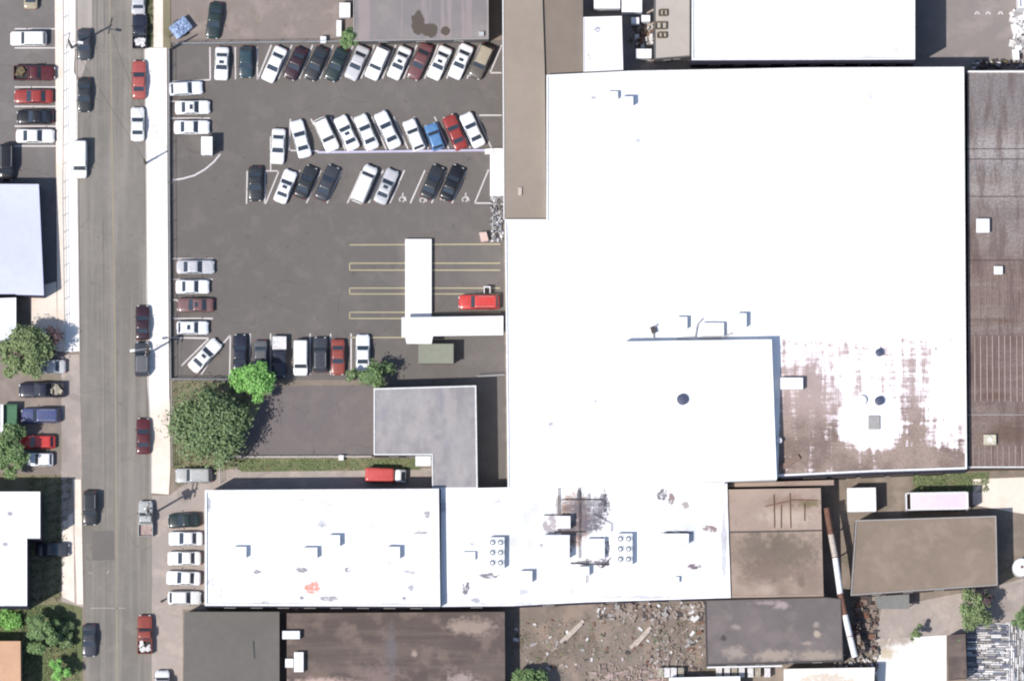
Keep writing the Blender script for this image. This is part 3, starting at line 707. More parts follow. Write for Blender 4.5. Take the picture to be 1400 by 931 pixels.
for pts in ([(1046, 692), (1060, 689), (1085, 683), (1118, 684)], [(1058, 676), (1059, 722)], [(1068, 690), (1068, 722)], [(1080, 674), (1081, 722)], [(1100, 688), (1100, 712)]):
    for a, c in zip(pts[:-1], pts[1:]): b.tube((*P(*a, 4.5), 4.5), (*P(*c, 4.5), 4.5), .06)
b.build('pipework', M['rust'], root_h)
b = MB(); b.prism(PP([(993, 660.5), (1140, 656), (1140, 663), (993, 666)], 3), 2.85, 3); o = b.build('lean_to_roof', M['beige_roof'], root_h)
root_i, qi = building('grey_roofed_workshop', 'dull grey flat roof with pale blotches along its south edge', [(964, 820), (1128, 816), (1150, 818), (1153, 903), (966, 909)], 4.0, M['wall_grey'], M['asphalt_roof'], parapet=.1, pw=.12, trim=M['trim_dark'])
b = MB(); A, B = P(966, 911, 3.9), P(1070, 909, 3.9); b.obox(((A[0] + B[0]) / 2, (A[1] + B[1]) / 2 - .1, 3.8), 10.2, .2, .2, math.atan2(B[1] - A[1], B[0] - A[0])); b.build('gutter', M['trim_white'], root_i)
# hip roof
hp = [(252, 836), (382, 836), (382, 1010), (250, 1010)]
root_j = thing('grey_roofed_building', (*P(316, 900), 0), 'plain dark grey roof south of the five cars at the white building', 'building', world=True)
q = ccw(PP(hp, 3.6)); b = MB(); b.sides(q, 0, 3.6); b.build('wall', M['wall_grey'], root_j)
b = MB(); R1 = P(347, 893, 3.7); R2 = P(347, 955, 3.7)
c4 = [P(x, y, 3.6) for x, y in hp]
b.add([(*c4[0], 3.6), (*c4[1], 3.6), (*c4[2], 3.6), (*c4[3], 3.6), (*R1, 3.72), (*R2, 3.72)], [(4, 1, 0), (4, 5, 2, 1), (5, 3, 2), (0, 3, 5, 4)])
b.build('roof', M['slate_roof'], root_j)
b = MB(); A = P(347, 888, 3.7); b.obox((A[0], A[1], 3.68), .12, 2.4, .12, R(4)); b.build('roof_vent', M['dark_metal'], root_j)
root_k, qk = building('brown_roofed_building', 'wide low building with a brown streaked roof and two white roof huts', [(392, 838), (690, 836), (691, 1010), (392, 1010)], 3.4, M['wall_brown'], M['brown_roof'], parapet=0.0)
L_poly = [(511, 531), (651, 527), (653, 667.5), (591, 668), (590, 622), (511, 622)]
root_L, qL = building('grey_l_shaped_building', 'grey felt roof in an L shape with a white edge trim', L_poly, 4.6, M['wall_grey'], M['grey_roof'], parapet=.12, pw=.16, trim=M['trim_white'])
MB().prism(PP(rect(568, 620, 589, 637), 3.0), 2.85, 3.0).build('porch_canopy', M['white_metal'], root_L)
b = MB(); A = P(570, 635, 2.9); b.tube((A[0], A[1], 0), (A[0], A[1], 2.85), .06); b.build('porch_post', M['trim_grey'], root_L)
root_S, qS = building('stained_roof_building', 'grey-roofed building with a dark puddle stain above the slanted parking row', [(483, -150), (667, -150), (668, 54), (483, 57)], 3.4, M['wall_grey'], M['stained_mineral'], parapet=.1, pw=.14, trim=M['trim_grey'])
b = MB(); b.obox((*P(658, 47, 3.4), 3.4), .7, .6, .4); b.build('roof_vent', M['pale_metal'], root_S)
root_P, qP = building('lavender_metal_building', 'pale lavender metal roof at the left edge beside the railing', [(-200, 251), (53, 252), (60, 404), (24, 403), (20, 402), (-200, 402)], 3.8, M['wall_navy'], M['lav_roof'], parapet=0.0)
root_P2, _ = building('white_lean_to', 'low white roof tucked below the lavender metal building', [(-200, 436), (-40, 409), (22, 407), (22, 468), (-200, 470)], 3.2, M['wall_brown'], white_roof('lean_to_roof', speck=0, base=(.72, .74, .8)), parapet=0.0)
root_Q, qQ = building('white_l_shaped_house', 'stepped white roof at the left edge casting a deep shadow on the garden', [(-200, 672), (55, 672), (55, 736), (37, 736), (37, 828), (-200, 828)], 7.2, M['wall_navy'], white_roof('house_roof', [(14, 703, 7, 6, SP, .9, .8, .8), (8, 745, 7, 5, SP, .9, .9, .9)], speck=.1), parapet=.1, pw=.12, trim=M['trim_white'])
root_R, qR = building('tan_roofed_house', 'tan tiled roof in the bottom left corner of the view', [(-200, 876), (28, 876), (29, 1050), (-200, 1050)], 4.5, M['wall_tan'], M['tan_hot'], parapet=0.0)
patch('concrete_pad', [(1196, 874), (1294, 868), (1294, 1100), (1190, 1100)], surf('washed_out_concrete', (.8, .79, .77), (.66, .64, .6), fine=.1, spots=[(1205, 880, 16, 14, S(170, 155, 140), .9, 0), (1230, 874, 22, 8, S(170, 155, 142), .9, 0), (1212, 893, 14, 8, S(196, 180, 150), .8, 0), (1196, 915, 4, 30, S(150, 130, 110), .8, 0)]), 0.024)
root_V, qV = building('narrow_brown_shed', 'narrow brown roof strip right of the bottom white roof', [(1296, 868), (1320, 866), (1322, 926), (1298, 928)], 3.0, M['wall_brown'], M['brown_roof'], parapet=0.0)
root_W, qW = building('pale_bottom_shed', 'pale roof cut off by the bottom edge below the grey workshop', [(1072, 914), (1196, 912), (1190, 1050), (1072, 1050)], 2.8, M['wall_white'], white_roof('pale_shed_roof', [(1130, 930, 60, 20, S(200, 180, 160), .6, 1, 1)], base=(.72, .68, .62), speck=.4), parapet=0.0)
root_X, qX = building('low_white_shed', 'white roof sliver at the bottom edge below the junk yard', [(915, 926), (1012, 924), (1012, 1050), (915, 1050)], 3.0, M['wall_white'], white_roof('sliver_roof', speck=0.3), parapet=0.0)
for rt_, q_, n_ in ((root_g, qg, 4), (root_i, qi, 4), (root_h, qh, 2), (root_L, qL, 2), (root_S, qS, 3), (root_c, qc_, 2), (root_P, qP, 2), (root_Q, qQ, 3)):
    for a, c in south_edges(q_): openings(rt_, a, c, n_, 1.3, 1.1, 2.4)

# covered ramp and raised loading island
root = thing('loading_canopy', (*P(620, 450), 0), 'long white canopy reaching from the warehouse wall over the loading bays', 'canopy', world=True)
MB().prism(PP([(549, 434), (688, 432), (688, 458), (592, 459.5), (590, 470), (556, 470), (554, 461), (549, 461)], 2.9), 2.65, 2.9).build('canopy_roof', M['white_metal'], root)
for x, y in ((556, 440), (556, 462), (600, 440), (600, 454), (645, 440), (645, 454), (684, 440), (684, 454)):
    A = P(x, y, 2.6); MB().tube((A[0], A[1], 0), (A[0], A[1], 2.65), .09).build('post', M['pale_metal'], root)
root = thing('loading_platform', (*P(572, 380), 0), 'white raised slab standing across the yellow loading bay lines', 'platform', world=True)
MB().prism(PP(rect(554, 327, 590, 445), .75), 0, .75).build('slab', M['concrete_lit'], root)
root = thing('garden_shed', (*P(598, 485), 0), 'low green-grey shed roof just south of the white canopy', 'shed', world=True)
q = PP(rect(573, 471, 619, 496), 2.3); b = MB(); b.sides(q, 0, 2.3); b.build('wall', M['wall_grey'], root)
MB().prism(PP(rect(572, 470, 620, 497), 2.4), 2.3, 2.4).build('roof', M['shed_roof'], root)
root = thing('attendant_booth', (*P(283, 200), 0), 'white attendant booth beside the curved line in the car park', 'booth', world=True)
q = PP(rect(276, 188, 289.5, 211), 2.3); b = MB(); b.sides(q, 0, 2.3); b.build('wall', M['wall_white'], root)
MB().prism(PP(rect(275, 187, 290.3, 212), 2.45), 2.3, 2.45).build('roof', M['white_metal'], root)
a, c = ccw(q)[0], ccw(q)[1]; openings(root, a, c, 1, .8, .9, 1.8, end=.1)
# ramp at the shed wall
b = MB(); b.prism(PP([(670, 203), (688, 203), (689, 268), (670, 268)], .5), 0, .5)
tag(b.build('concrete_ramp', M['concrete_lit']), 'white concrete ramp against the long tan shed', 'ramp')
root = thing('wheel_stop_wall', (*P(550, 208), 0), 'long low pale wall dividing the two slanted parking rows', 'low wall', world=True)
b = MB(); A, B = P(434, 209), P(673, 206); b.obox(((A[0] + B[0]) / 2, (A[1] + B[1]) / 2, 0), 23.9, .3, .5, math.atan2(B[1] - A[1], B[0] - A[0])); b.build('wall', surf('pale_block', S(205, 200, 222), S(180, 175, 195)), root)
b = MB(); b.prism(PP([(663, 204), (674, 203), (674, 210), (663, 211)], .6), 0, .62); b.build('end_block', M['concrete_lit'], root)
MB().prism(PP([(655, 318), (665, 317), (668, 329), (658, 331)], .9), 0, .9).build('crate', surf('crate_pink', S(225, 200, 190), S(190, 160, 150)))
tag(bpy.data.objects['crate'], 'pale pink square crate left near the warehouse corner', 'crate')

# ------------------------------------------------------------------ cars
KINDS = {
    'sedan': dict(W=1.94, H=1.42, belt=.93, wsb=.20, wst=.055, rt=-.19, rb=-.325),
    'coupe': dict(W=1.92, H=1.34, belt=.90, wsb=.17, wst=.03, rt=-.17, rb=-.35),
    'hatchback': dict(W=1.88, H=1.46, belt=.93, wsb=.20, wst=.06, rt=-.36, rb=-.45),
    'suv': dict(W=2.02, H=1.76, belt=1.08, wsb=.21, wst=.10, rt=-.41, rb=-.465),
    'van': dict(W=2.02, H=2.0, belt=1.20, wsb=.31, wst=.20, rt=-.465, rb=-.485),
    'pickup': dict(W=2.04, H=1.78, belt=1.08, wsb=.17, wst=.07, rt=-.10, rb=-.135),
}
WM = {}
def wheel_mesh():
    if 'w' in WM: return WM['w']
    b = MB(); b.tube((0, -.11, 0), (0, .11, 0), .33, n=20); b.tube((0, -.118, 0), (0, .118, 0), .2, n=14, m=1)
    o = b.build('wheel', [M['tyre'], M['rim']], smooth=40); WM['w'] = o.data; bpy.data.objects.remove(o); return WM['w']
def simple_mesh(key, sx, sy, sz, mat, rnd=True):
    if key in WM: return WM[key]
    b = MB(); n = 8; vs = []
    for zz, k in ((-sz / 2, .8), (0, 1), (sz / 2, .75)):
        for i in range(n):
            t = 2 * PI * (i + .5) / n; c, s_ = math.cos(t), math.sin(t)
            vs.append((sx / 2 * k * math.copysign(abs(c) ** .5, c), sy / 2 * k * math.copysign(abs(s_) ** .5, s_), zz))
    fs = [(r * n + i, r * n + (i + 1) % n, (r + 1) * n + (i + 1) % n, (r + 1) * n + i) for r in range(2) for i in range(n)] + [tuple(range(n))[::-1], tuple(range(2 * n, 3 * n))]
    b.add(vs, fs); o = b.build(key, mat, smooth=50); WM[key] = o.data; bpy.data.objects.remove(o); return WM[key]
def inst(name, me, parent, loc):
    o = bpy.data.objects.new(name, me); COL.objects.link(o); o.parent = parent; o.location = loc; return o
def rrect(x0, x1, hw, z, r, nf=3):
    pts = []
    for cx, cy, a0 in ((x1 - r, hw - r, 0), (x0 + r, hw - r, 90), (x0 + r, -hw + r, 180), (x1 - r, -hw + r, 270)):
        for k in range(nf + 1):
            t = R(a0 + 90 * k / nf); pts.append((cx + r * math.cos(t), cy + r * math.sin(t), z))
    return pts
def loft(b, rings, m=0, cap_top=True):
    n = len(rings[0]); v = [p for r_ in rings for p in r_]
    fs = [(k * n + i, k * n + (i + 1) % n, (k + 1) * n + (i + 1) % n, (k + 1) * n + i) for k in range(len(rings) - 1) for i in range(n)]
    if cap_top: fs.append(tuple(range((len(rings) - 1) * n, len(rings) * n)))
    b.add(v, fs, m)
def panel(b, c4, t=.012, m=0):
    """thin glass slab over a quad given ccw seen from outside"""
    a, c, d, e = [Vector(p) for p in c4]
    nn = (c - a).cross(e - a).normalized()
    v = [p - nn * .02 for p in (a, c, d, e)] + [p + nn * t for p in (a, c, d, e)]
    b.add(v, [(4, 5, 6, 7), (0, 1, 5, 4), (1, 2, 6, 5), (2, 3, 7, 6), (3, 0, 4, 7)], m)
def lerp4(c4, u0, u1, v0, v1):
    a, c, d, e = [Vector(p) for p in c4]
    f = lambda u, v_: (a * (1 - u) + c * u) * (1 - v_) + (e * (1 - u) + d * u) * v_
    return [f(u0, v0), f(u1, v0), f(u1, v1), f(u0, v1)]
ncar = 0
def car(px, py, head, kind, color, Lpx, label, group, cargo=None, sunroof=False, roofcol=None, wid=1.0):
    global ncar; ncar += 1
    k = KINDS[kind]; L = Lpx * .1; W = k['W'] * wid; H = k['H']; belt = k['belt']
    x0, y0 = P(px, py, 0.9)
    nm = {'sedan': 'parked_car', 'coupe': 'parked_car', 'hatchback': 'parked_car', 'suv': 'parked_suv', 'van': 'parked_van', 'pickup': 'pickup_truck'}[kind]
    root = thing(nm, (x0, y0, 0.02), label, {'suv': 'SUV', 'van': 'van', 'pickup': 'pickup truck'}.get(kind, 'car'), group, rz=R(head))
    if color == 'white':
        kk = (ncar * 7) % 4; pm = paint(('white', 'cream white', 'cool white', 'dull white')[kk], ((.83, .83, .84), (.80, .79, .77), (.77, .79, .82), (.74, .74, .73))[kk])
    else: pm = paint(color, CARCOL[color])
    hw = W / 2
    wsb, wst, rt, rb = (k[q_] * L for q_ in ('wsb', 'wst', 'rt', 'rb'))
    bed = kind == 'pickup'
    # lower body
    ss = [-1, -.985, -.95, -.88, -.78, -.66, -.5, -.34, -.2, 0, .2, .34, .5, .66, .78, .88, .95, .985, 1]
    if bed: ss = [s_ for s_ in ss if s_ > 2 * rb / L - .03]; ss = [2 * rb / L - .03] + ss
    rings = []
    nose = .17 if kind not in ('van',) else .28
    for s_ in ss:
        a = abs(s_); x = s_ * L / 2
        e = max(0, (a - .86) / .14)
        if bed and s_ < 0: e = 0
        ww = hw * (1 - .03 * a ** 2 - .20 * e ** 2.2)
        zt = belt
        if x > wsb: zt = belt - nose * ((x - wsb) / (L / 2 - wsb)) ** 1.5
        elif x < rb and not bed: zt = belt - .06 * ((rb - x) / (L / 2 + rb + .01)) ** 2
        zt -= .22 * e ** 3
        sect = [(0, zt + .035), (.5, zt + .03), (.8, zt + .005), (.93, zt - .05), (.985, zt - .16), (1.0, zt - .32), (.995, .42), (.95, .24)]
        ring = [(x, f * ww, z) for f, z in sect] + [(x, -f * ww, z) for f, z in sect[:0:-1]]
        rings.append(ring)
    b = MB(); n = len(rings[0]); v = [p for r_ in rings for p in r_]
    fs = [(j * n + i, j * n + (i + 1) % n, (j + 1) * n + (i + 1) % n, (j + 1) * n + i) for j in range(len(rings) - 1) for i in range(n)]
    fs += [tuple(range(n))[::-1], tuple(range((len(rings) - 1) * n, len(rings) * n))]
    b.add(v, [f[::-1] for f in fs])
    # cabin
    wb, wt = hw * .93, hw * .80
    if kind in ('van', 'suv'): wt = hw * .84
    zb = belt - .03
    loft(b, [rrect(rb, wsb, wb, zb, .12), rrect(rt - .02 * L * 0, wst, wt + .02, H - .07, .12), rrect(rt + .06, wst - .07, wt - .04, H - .01, .12), rrect(rt + .25, wst - .22, wt - .22, H + .015, .1)])
    body = b.build('body', pm, root, smooth=38)
    z1 = H - .07
    # arches
    for sx in (.31, -.30):
        for sy in (-1, 1):
            q = MB(); q.tube((sx * L, sy * (hw * .80), .34), (sx * L, sy * (hw * .995 + .004), .34), .39, n=20)
            q.build('wheel_arch', M['rubber'], root)
    for sx in (.31, -.30):
        for sy in (-1, 1): inst('wheel', wheel_mesh(), root, (sx * L, sy * (hw - .115), .31))
    wi, ti = wb - .05, wt - .015
    front = [(wsb, -wi, zb), (wsb, wi, zb), (wst, ti, z1), (wst, -ti, z1)]
    rear = [(rb, wi, zb), (rb, -wi, zb), (rt, -ti, z1), (rt, ti, z1)]
    b = MB(); panel(b, lerp4(front, .03, .97, .12, .97)); b.build('windscreen', M['glass'], root)
    b = MB(); panel(b, lerp4(rear, .06, .94, .16, .95)); b.build('rear_window', M['glass'], root)
    for sy in (-1, 1):
        sd_ = [(rb + .12, sy * wb, zb), (wsb - .12, sy * wb, zb), (wst - .1, sy * (wt + .02), z1), (rt + .1, sy * (wt + .02), z1)]
        if sy > 0: sd_ = [sd_[1], sd_[0], sd_[3], sd_[2]]
        segs = ((.06, .94),) if bed else (((.05, .49), (.53, .95)) if kind != 'van' else ((.72, .96),) if sy < 0 else ((.04, .28),))
        for u0, u1 in segs:
            b = MB(); panel(b, lerp4(sd_, u0, u1, .16, .92)); b.build('side_window', M['glass'], root)
        mm = inst('mirror', simple_mesh('mirror', .12, .2, .14, M['rubber']), root, (wsb - .12, sy * (hw + .08), belt + .03))
    zl = belt - nose - .14
    for sy in (-1, 1):
        inst('headlight', simple_mesh('headlight', .22, .34, .15, M['lamp']), root, (L / 2 - .10, sy * hw * .62, zl))
        inst('tail_light', simple_mesh('tail_light', .12, .3, .16, M['tail']), root, (-L / 2 + .05, sy * hw * .68, belt - .25))
    b = MB(); b.box(L / 2 - .07, L / 2 + .01, -hw * .6, hw * .6, .3, .48); b.build('front_bumper', M['rubber'], root)
    if roofcol:
        b = MB(); loft(b, [rrect(rt + .1, wst - .1, wt - .05, H + .008, .1), rrect(rt + .26, wst - .24, wt - .2, H + .03, .1)]); b.build('roof_panel', paint(roofcol, CARCOL[roofcol]), root, smooth=40)
    if sunroof:
        xm = (wst + rt) / 2 + .18; b = MB(); b.box(xm - .22, xm + .22, -.33, .33, H - .02, H + .035); b.build('sunroof', M['glass'], root)
    if kind in ('suv', 'van') and color not in ('white',):
        b = MB()
        for sy in (-1, 1): b.tube((rt + .25, sy * (wt - .14), H + .05), (wst - .3, sy * (wt - .14), H + .05), .022)
        b.build('roof_rack', M['pale_metal'], root)
    if bed:
        xa, xb = -L / 2 + .02, rb - .03 * L / 2 - .04
        b = MB(); t = .07; zt = belt - .02
        out = rrect(xa, xb, hw * .98, 0, .08); inn_ = rrect(xa + t, xb - t, hw * .98 - t - .03, 0, .05)
        n = len(out)
        v = [(p[0], p[1], .3) for p in out] + [(p[0], p[1], zt) for p in out] + [(p[0], p[1], zt) for p in inn_] + [(p[0], p[1], .62) for p in inn_]
        fs = []
        for r_ in range(3): fs += [(r_ * n + i, r_ * n + (i + 1) % n, (r_ + 1) * n + (i + 1) % n, (r_ + 1) * n + i) for i in range(n)]
        b.add(v, fs); bd = b.build('truck_bed', pm, root, smooth=40)
        b = MB(); b.add([(p[0], p[1], .625) for p in inn_], [tuple(range(n))]); b.build('bed_floor', M['bed_pink'] if cargo == 'pink' else M['bed_dark'], bd)
        if cargo in ('white', 'tan', 'brown'):
            lx, ly = xb - xa - .3, 2 * (hw - .2)
            rr = random.Random(px)
            b = MB()
            for _ in range(11):
                b.obox((rr.uniform(xa + .35, xb - .35), rr.uniform(-hw + .4, hw - .4), .63), rr.uniform(.3, .7), rr.uniform(.25, .6), rr.uniform(.2, .5), rr.uniform(0, 3))
            o = MB(); rz = R(head)
            for v_ in b.v: o.v.append((x0 + v_[0] * math.cos(rz) - v_[1] * math.sin(rz), y0 + v_[0] * math.sin(rz) + v_[1] * math.cos(rz), v_[2] + .02))
            o.f, o.mi = b.f, b.mi
            o = o.build('cargo_load', M['cargo_' + cargo]); tag(o, {43: 'white sacks in the dark navy pickup at the east kerb', 100: 'brown and yellow junk in the bed of the dark red pickup', 533: 'pale rubble in the bed of the navy pickup, west yard', 867: 'white sacks in the black bed of the red pickup'}[py], 'cargo')
        if cargo == 'cover':
            b = MB(); loft(b, [rrect(xa + .05, xb - .05, hw * .94, zt, .08), rrect(xa + .1, xb - .1, hw * .9, zt + .06, .08)]); b.build('bed_cover', M['cargo_white'], root, smooth=30)
    return root

G1, G2 = 'cars parked along the west kerb', 'cars parked along the east kerb'
G3, G4, G5, G6, G7, G8, G9 = 'cars in the west car park', 'cars in the top row of the car park', 'cars in the middle row of the car park', 'cars in the third row of the car park', 'cars in the left bays of the car park', 'cars in the bottom row of the car park', 'cars nosed in at the long white building'
CARS = [
 (115, 61, 270, 'sedan', 'slate', 43, 'slate sedan under the pole shadow at the west kerb', G1),
 (115, 130, 270, 'sedan', 'charcoal', 47, 'charcoal sedan parked just above the white van at the west kerb', G1),
 (109, 218, 270, 'van', 'white', 52, 'white van half on the west sidewalk', G1),
 (123, 694, 270, 'suv', 'charcoal', 47, 'charcoal wagon at the west kerb above the dark road patch', G1),
 (122, 875, 270, 'sedan', 'slate', 44, 'slate sedan at the west kerb beside the bushy garden', G1),
 (189, 0, 90, 'sedan', 'silver', 40, 'silver car cut off by the top edge at the east kerb', G2),
 (191, 43, 90, 'pickup', 'navy', 48, 'dark navy pickup with a white load at the east kerb', G2, dict(cargo='white')),
 (190, 109, 90, 'sedan', 'faded red', 53, 'faded red sedan between the dark pickup and a white sedan at the east kerb', G2),
 (188, 170, 90, 'sedan', 'white', 47, 'white sedan alone behind the faded red one at the east kerb', G2),
 (195, 441, 90, 'sedan', 'maroon', 47, 'very dark maroon sedan in front of the grey-roofed suv at the east kerb', G2),
 (194, 491, 90, 'suv', 'slate', 47, 'dark suv with lighter grey roof beside the street lamp', G2, dict(roofcol='grey')),
 (196, 596, 90, 'sedan', 'dark red', 49, 'dark red sedan parked opposite the large tree', G2),
 (199, 709, 90, 'pickup', 'pale grey', 49, 'pale grey pickup with empty dusty bed beneath the transformer pole', G2, dict(cargo='pink')),
 (198, 867, 90, 'pickup', 'rust red', 53, 'red pickup with white sacks in its black bed', G2, dict(cargo='white')),
 (39, 53, 180, 'suv', 'white', 50, 'white suv between two white bay lines, topmost of the west car park', G3),
 (47, 100, 0, 'pickup', 'dark red', 57, 'dark red pickup with brown and yellow load in the west car park', G3, dict(cargo='brown')),
 (46, 132, 180, 'sedan', 'red', 53, 'shiny red sedan between the red pickup and a black sedan', G3),
 (48, 160, 180, 'sedan', 'black', 50, 'black sedan just above the lowest white sedan of the west car park', G3),
 (48, 186, 0, 'sedan', 'white', 53, 'white sedan in the last painted bay of the west car park', G3),
 (42, -10, 90, 'sedan', 'tan', 46, 'tan car cut off by the top edge in the west car park', G3),
 (9, 222, 270, 'van', 'black', 50, 'large black van above the lavender metal roof', G3),
 (67, 501, 180, 'sedan', 'silver', 46, 'silver sedan under the edge of the olive tree, west yard', G3),
 (57, 533, 180, 'pickup', 'navy', 62, 'navy pickup with a pale load in the west yard', G3, dict(cargo='tan')),
 (56, 568, 180, 'suv', 'blue', 54, 'blue suv below the navy pickup in the west yard', G3),
 (51, 604, 180, 'hatchback', 'bright red', 50, 'bright red hatchback between the blue suv and a small white car', G3),
 (55, 628, 180, 'hatchback', 'white', 36, 'small white hatchback half under the green tree', G3),
 (72, 751, 0, 'sedan', 'slate', 45, 'dark sedan standing in the house shadow on the lawn', None),
 (293, 28, 263, 'sedan', 'dark green', 50, 'dark green sedan alone on the gravel lot', None),
 (303, 87, 268, 'sedan', 'white', 46, 'white sedan in the leftmost straight bay of the top row', G4, dict(sunroof=True)),
 (336, 85, 269, 'hatchback', 'teal', 43, 'dark teal hatchback in the straight bay next to the slanted ones', G4),
 (375, 88, 246, 'sedan', 'white', 51, 'white sedan in the first slanted bay of the top row, left of a black one', G4),
 (404, 87, 246, 'sedan', 'maroon', 46, 'blackish maroon sedan between a white sedan and a black sedan in the top row', G4),
 (432, 87, 246, 'sedan', 'charcoal', 48, 'charcoal sedan left of the dark green car in the top row', G4),
 (460, 88, 246, 'coupe', 'dark green', 48, 'dark green coupe below the small tree, top row', G4),
 (488, 86, 246, 'sedan', 'silver', 49, 'silver-white sedan right of the dark green coupe, top row', G4),
 (516, 86, 246, 'suv', 'white', 48, 'white suv with unbroken roof in the middle of the top row', G4),
 (546, 86, 246, 'sedan', 'white', 47, 'white sedan with black sunroof left of the dusty maroon car', G4, dict(sunroof=True)),
 (574, 84, 246, 'sedan', 'dusty maroon', 53, 'dusty maroon sedan, the only reddish car of the top row', G4),
 (601, 86, 246, 'sedan', 'white', 48, 'white sedan with sunroof right of the dusty maroon car', G4, dict(sunroof=True)),
 (630, 84, 246, 'sedan', 'white', 50, 'white sedan with dark sunroof left of the taupe suv', G4, dict(sunroof=True)),
 (658, 84, 246, 'suv', 'taupe', 50, 'taupe suv with beige roof at the right end of the top row', G4, dict(roofcol='tan')),
 (254, 121, 3, 'hatchback', 'white', 46, 'white wagon, uppermost of three in the left bays near the top', G7),
 (263, 147, 1, 'sedan', 'white', 48, 'white sedan with sunroof, middle of three upper left bays', G7, dict(sunroof=True)),
 (262, 174, 0, 'sedan', 'white', 49, 'white sedan just above the attendant booth', G7),
 (380, 200, 267, 'sedan', 'white', 49, 'white sedan at the left end of the middle row, nose down', G5),
 (411, 190, 105, 'sedan', 'white', 53, 'white sedan second in the middle row, tilted less than the rest', G5),
 (446, 184, 295, 'suv', 'white', 49, 'white suv nose down in the middle row', G5),
 (474, 182, 115, 'sedan', 'white', 50, 'white sedan with black sunroof in the middle row', G5, dict(sunroof=True)),
 (501, 181, 113, 'sedan', 'white', 51, 'white sedan with plain roof right of the sunroof sedan, middle row', G5),
 (530, 178, 115, 'sedan', 'white', 54, 'largest white sedan of the middle row, before the gap', G5),
 (566, 185, 112, 'hatchback', 'white', 45, 'white hatchback right of the gap and left of the blue car', G5),
 (594, 187, 110, 'hatchback', 'light blue', 38, 'small light blue hatchback, the only blue car of the middle row', G5),
 (622, 181, 113, 'sedan', 'red', 50, 'red sedan, the only red car of the middle row', G5),
 (646, 178, 115, 'sedan', 'white', 50, 'white sedan at the right end of the middle row', G5),
 (349, 251, 270, 'sedan', 'charcoal', 48, 'dark sedan in the straight bay at the left end of the third row', G6),
 (390, 255, 69, 'sedan', 'white', 47, 'white sedan with black sunroof in the third row', G6, dict(sunroof=True)),
 (418, 249, 67, 'sedan', 'charcoal', 46, 'charcoal sedan right of the white sunroof sedan, third row', G6),
 (447, 250, 67, 'sedan', 'slate', 50, 'slate grey sedan just left of the empty bay, third row', G6),
 (498, 252, 67, 'van', 'white', 54, 'white van in the middle of the third row', G6),
 (528, 255, 67, 'sedan', 'silver', 50, 'silver sedan with black sunroof right of the white van', G6, dict(sunroof=True)),
 (591, 249, 67, 'sedan', 'charcoal', 48, 'charcoal sedan with bright nose, left of the last two dark cars', G6),
 (618, 250, 67, 'sedan', 'black', 50, 'black sedan at the right end of the third row', G6),
 (267, 365, 0, 'sedan', 'silver', 52, 'silver sedan, uppermost of four in the lower left bays', G7),
 (263, 392, 0, 'sedan', 'white', 46, 'white sedan between the silver and maroon ones in the lower left bays', G7),
 (267, 417, 180, 'sedan', 'rose', 50, 'dull rose sedan with black sunroof in the lower left bays', G7, dict(sunroof=True)),
 (263, 448, 0, 'hatchback', 'white', 44, 'white hatchback with sunroof above the slanted corner bay', G7, dict(sunroof=True)),
 (280, 486, 47, 'sedan', 'white', 53, 'white sedan parked diagonally in the corner bay', G7, dict(sunroof=True)),
 (328, 482, 90, 'sedan', 'navy', 50, 'navy sedan partly hidden by the bright green tree', G8),
 (356, 488, 270, 'sedan', 'grey', 46, 'grey sedan whose front is hidden by the bright green tree', G8),
 (382, 487, 270, 'pickup', 'navy', 56, 'navy pickup with a white bed cover', G8, dict(cargo='cover')),
 (411, 489, 270, 'van', 'white', 49, 'white minivan with dark windscreen in the bottom row', G8),
 (438, 485, 90, 'suv', 'slate', 48, 'dark slate suv between the white minivan and the rust red sedan', G8),
 (462, 488, 270, 'sedan', 'rust red', 49, 'rust red sedan in the bottom row', G8),
 (496, 482, 90, 'sedan', 'white', 50, 'white sedan at the right end of the bottom row', G8),
 (655, 413, 180, 'suv', 'bright red', 56, 'bright red suv backed up to the warehouse beside the canopy', None),
 (265, 650, 180, 'suv', 'pale grey', 50, 'pale grey suv below the big tree near the driveway', None),
 (252, 711, 183, 'sedan', 'dark green', 44, 'dark green sedan, topmost of five nosed in at the long white building', G9),
 (254, 736, 180, 'sedan', 'white', 47, 'white sedan directly below the dark green one at the white building', G9),
 (252, 763, 180, 'sedan', 'white', 46, 'white sedan third from the top at the west end of the white building', G9),
 (251, 790, 178, 'sedan', 'white', 47, 'white sedan with heavier windows, fourth from the top at the white building', G9),
 (252, 817, 0, 'hatchback', 'white', 46, 'white hatchback, bottom one of five at the white building', G9),
 (222, 941, 90, 'van', 'white', 50, 'white van cut off by the bottom edge on the forecourt', None),
]
for c in CARS:
    kw = c[8] if len(c) > 8 else {}
    car(*c[:8], **kw)

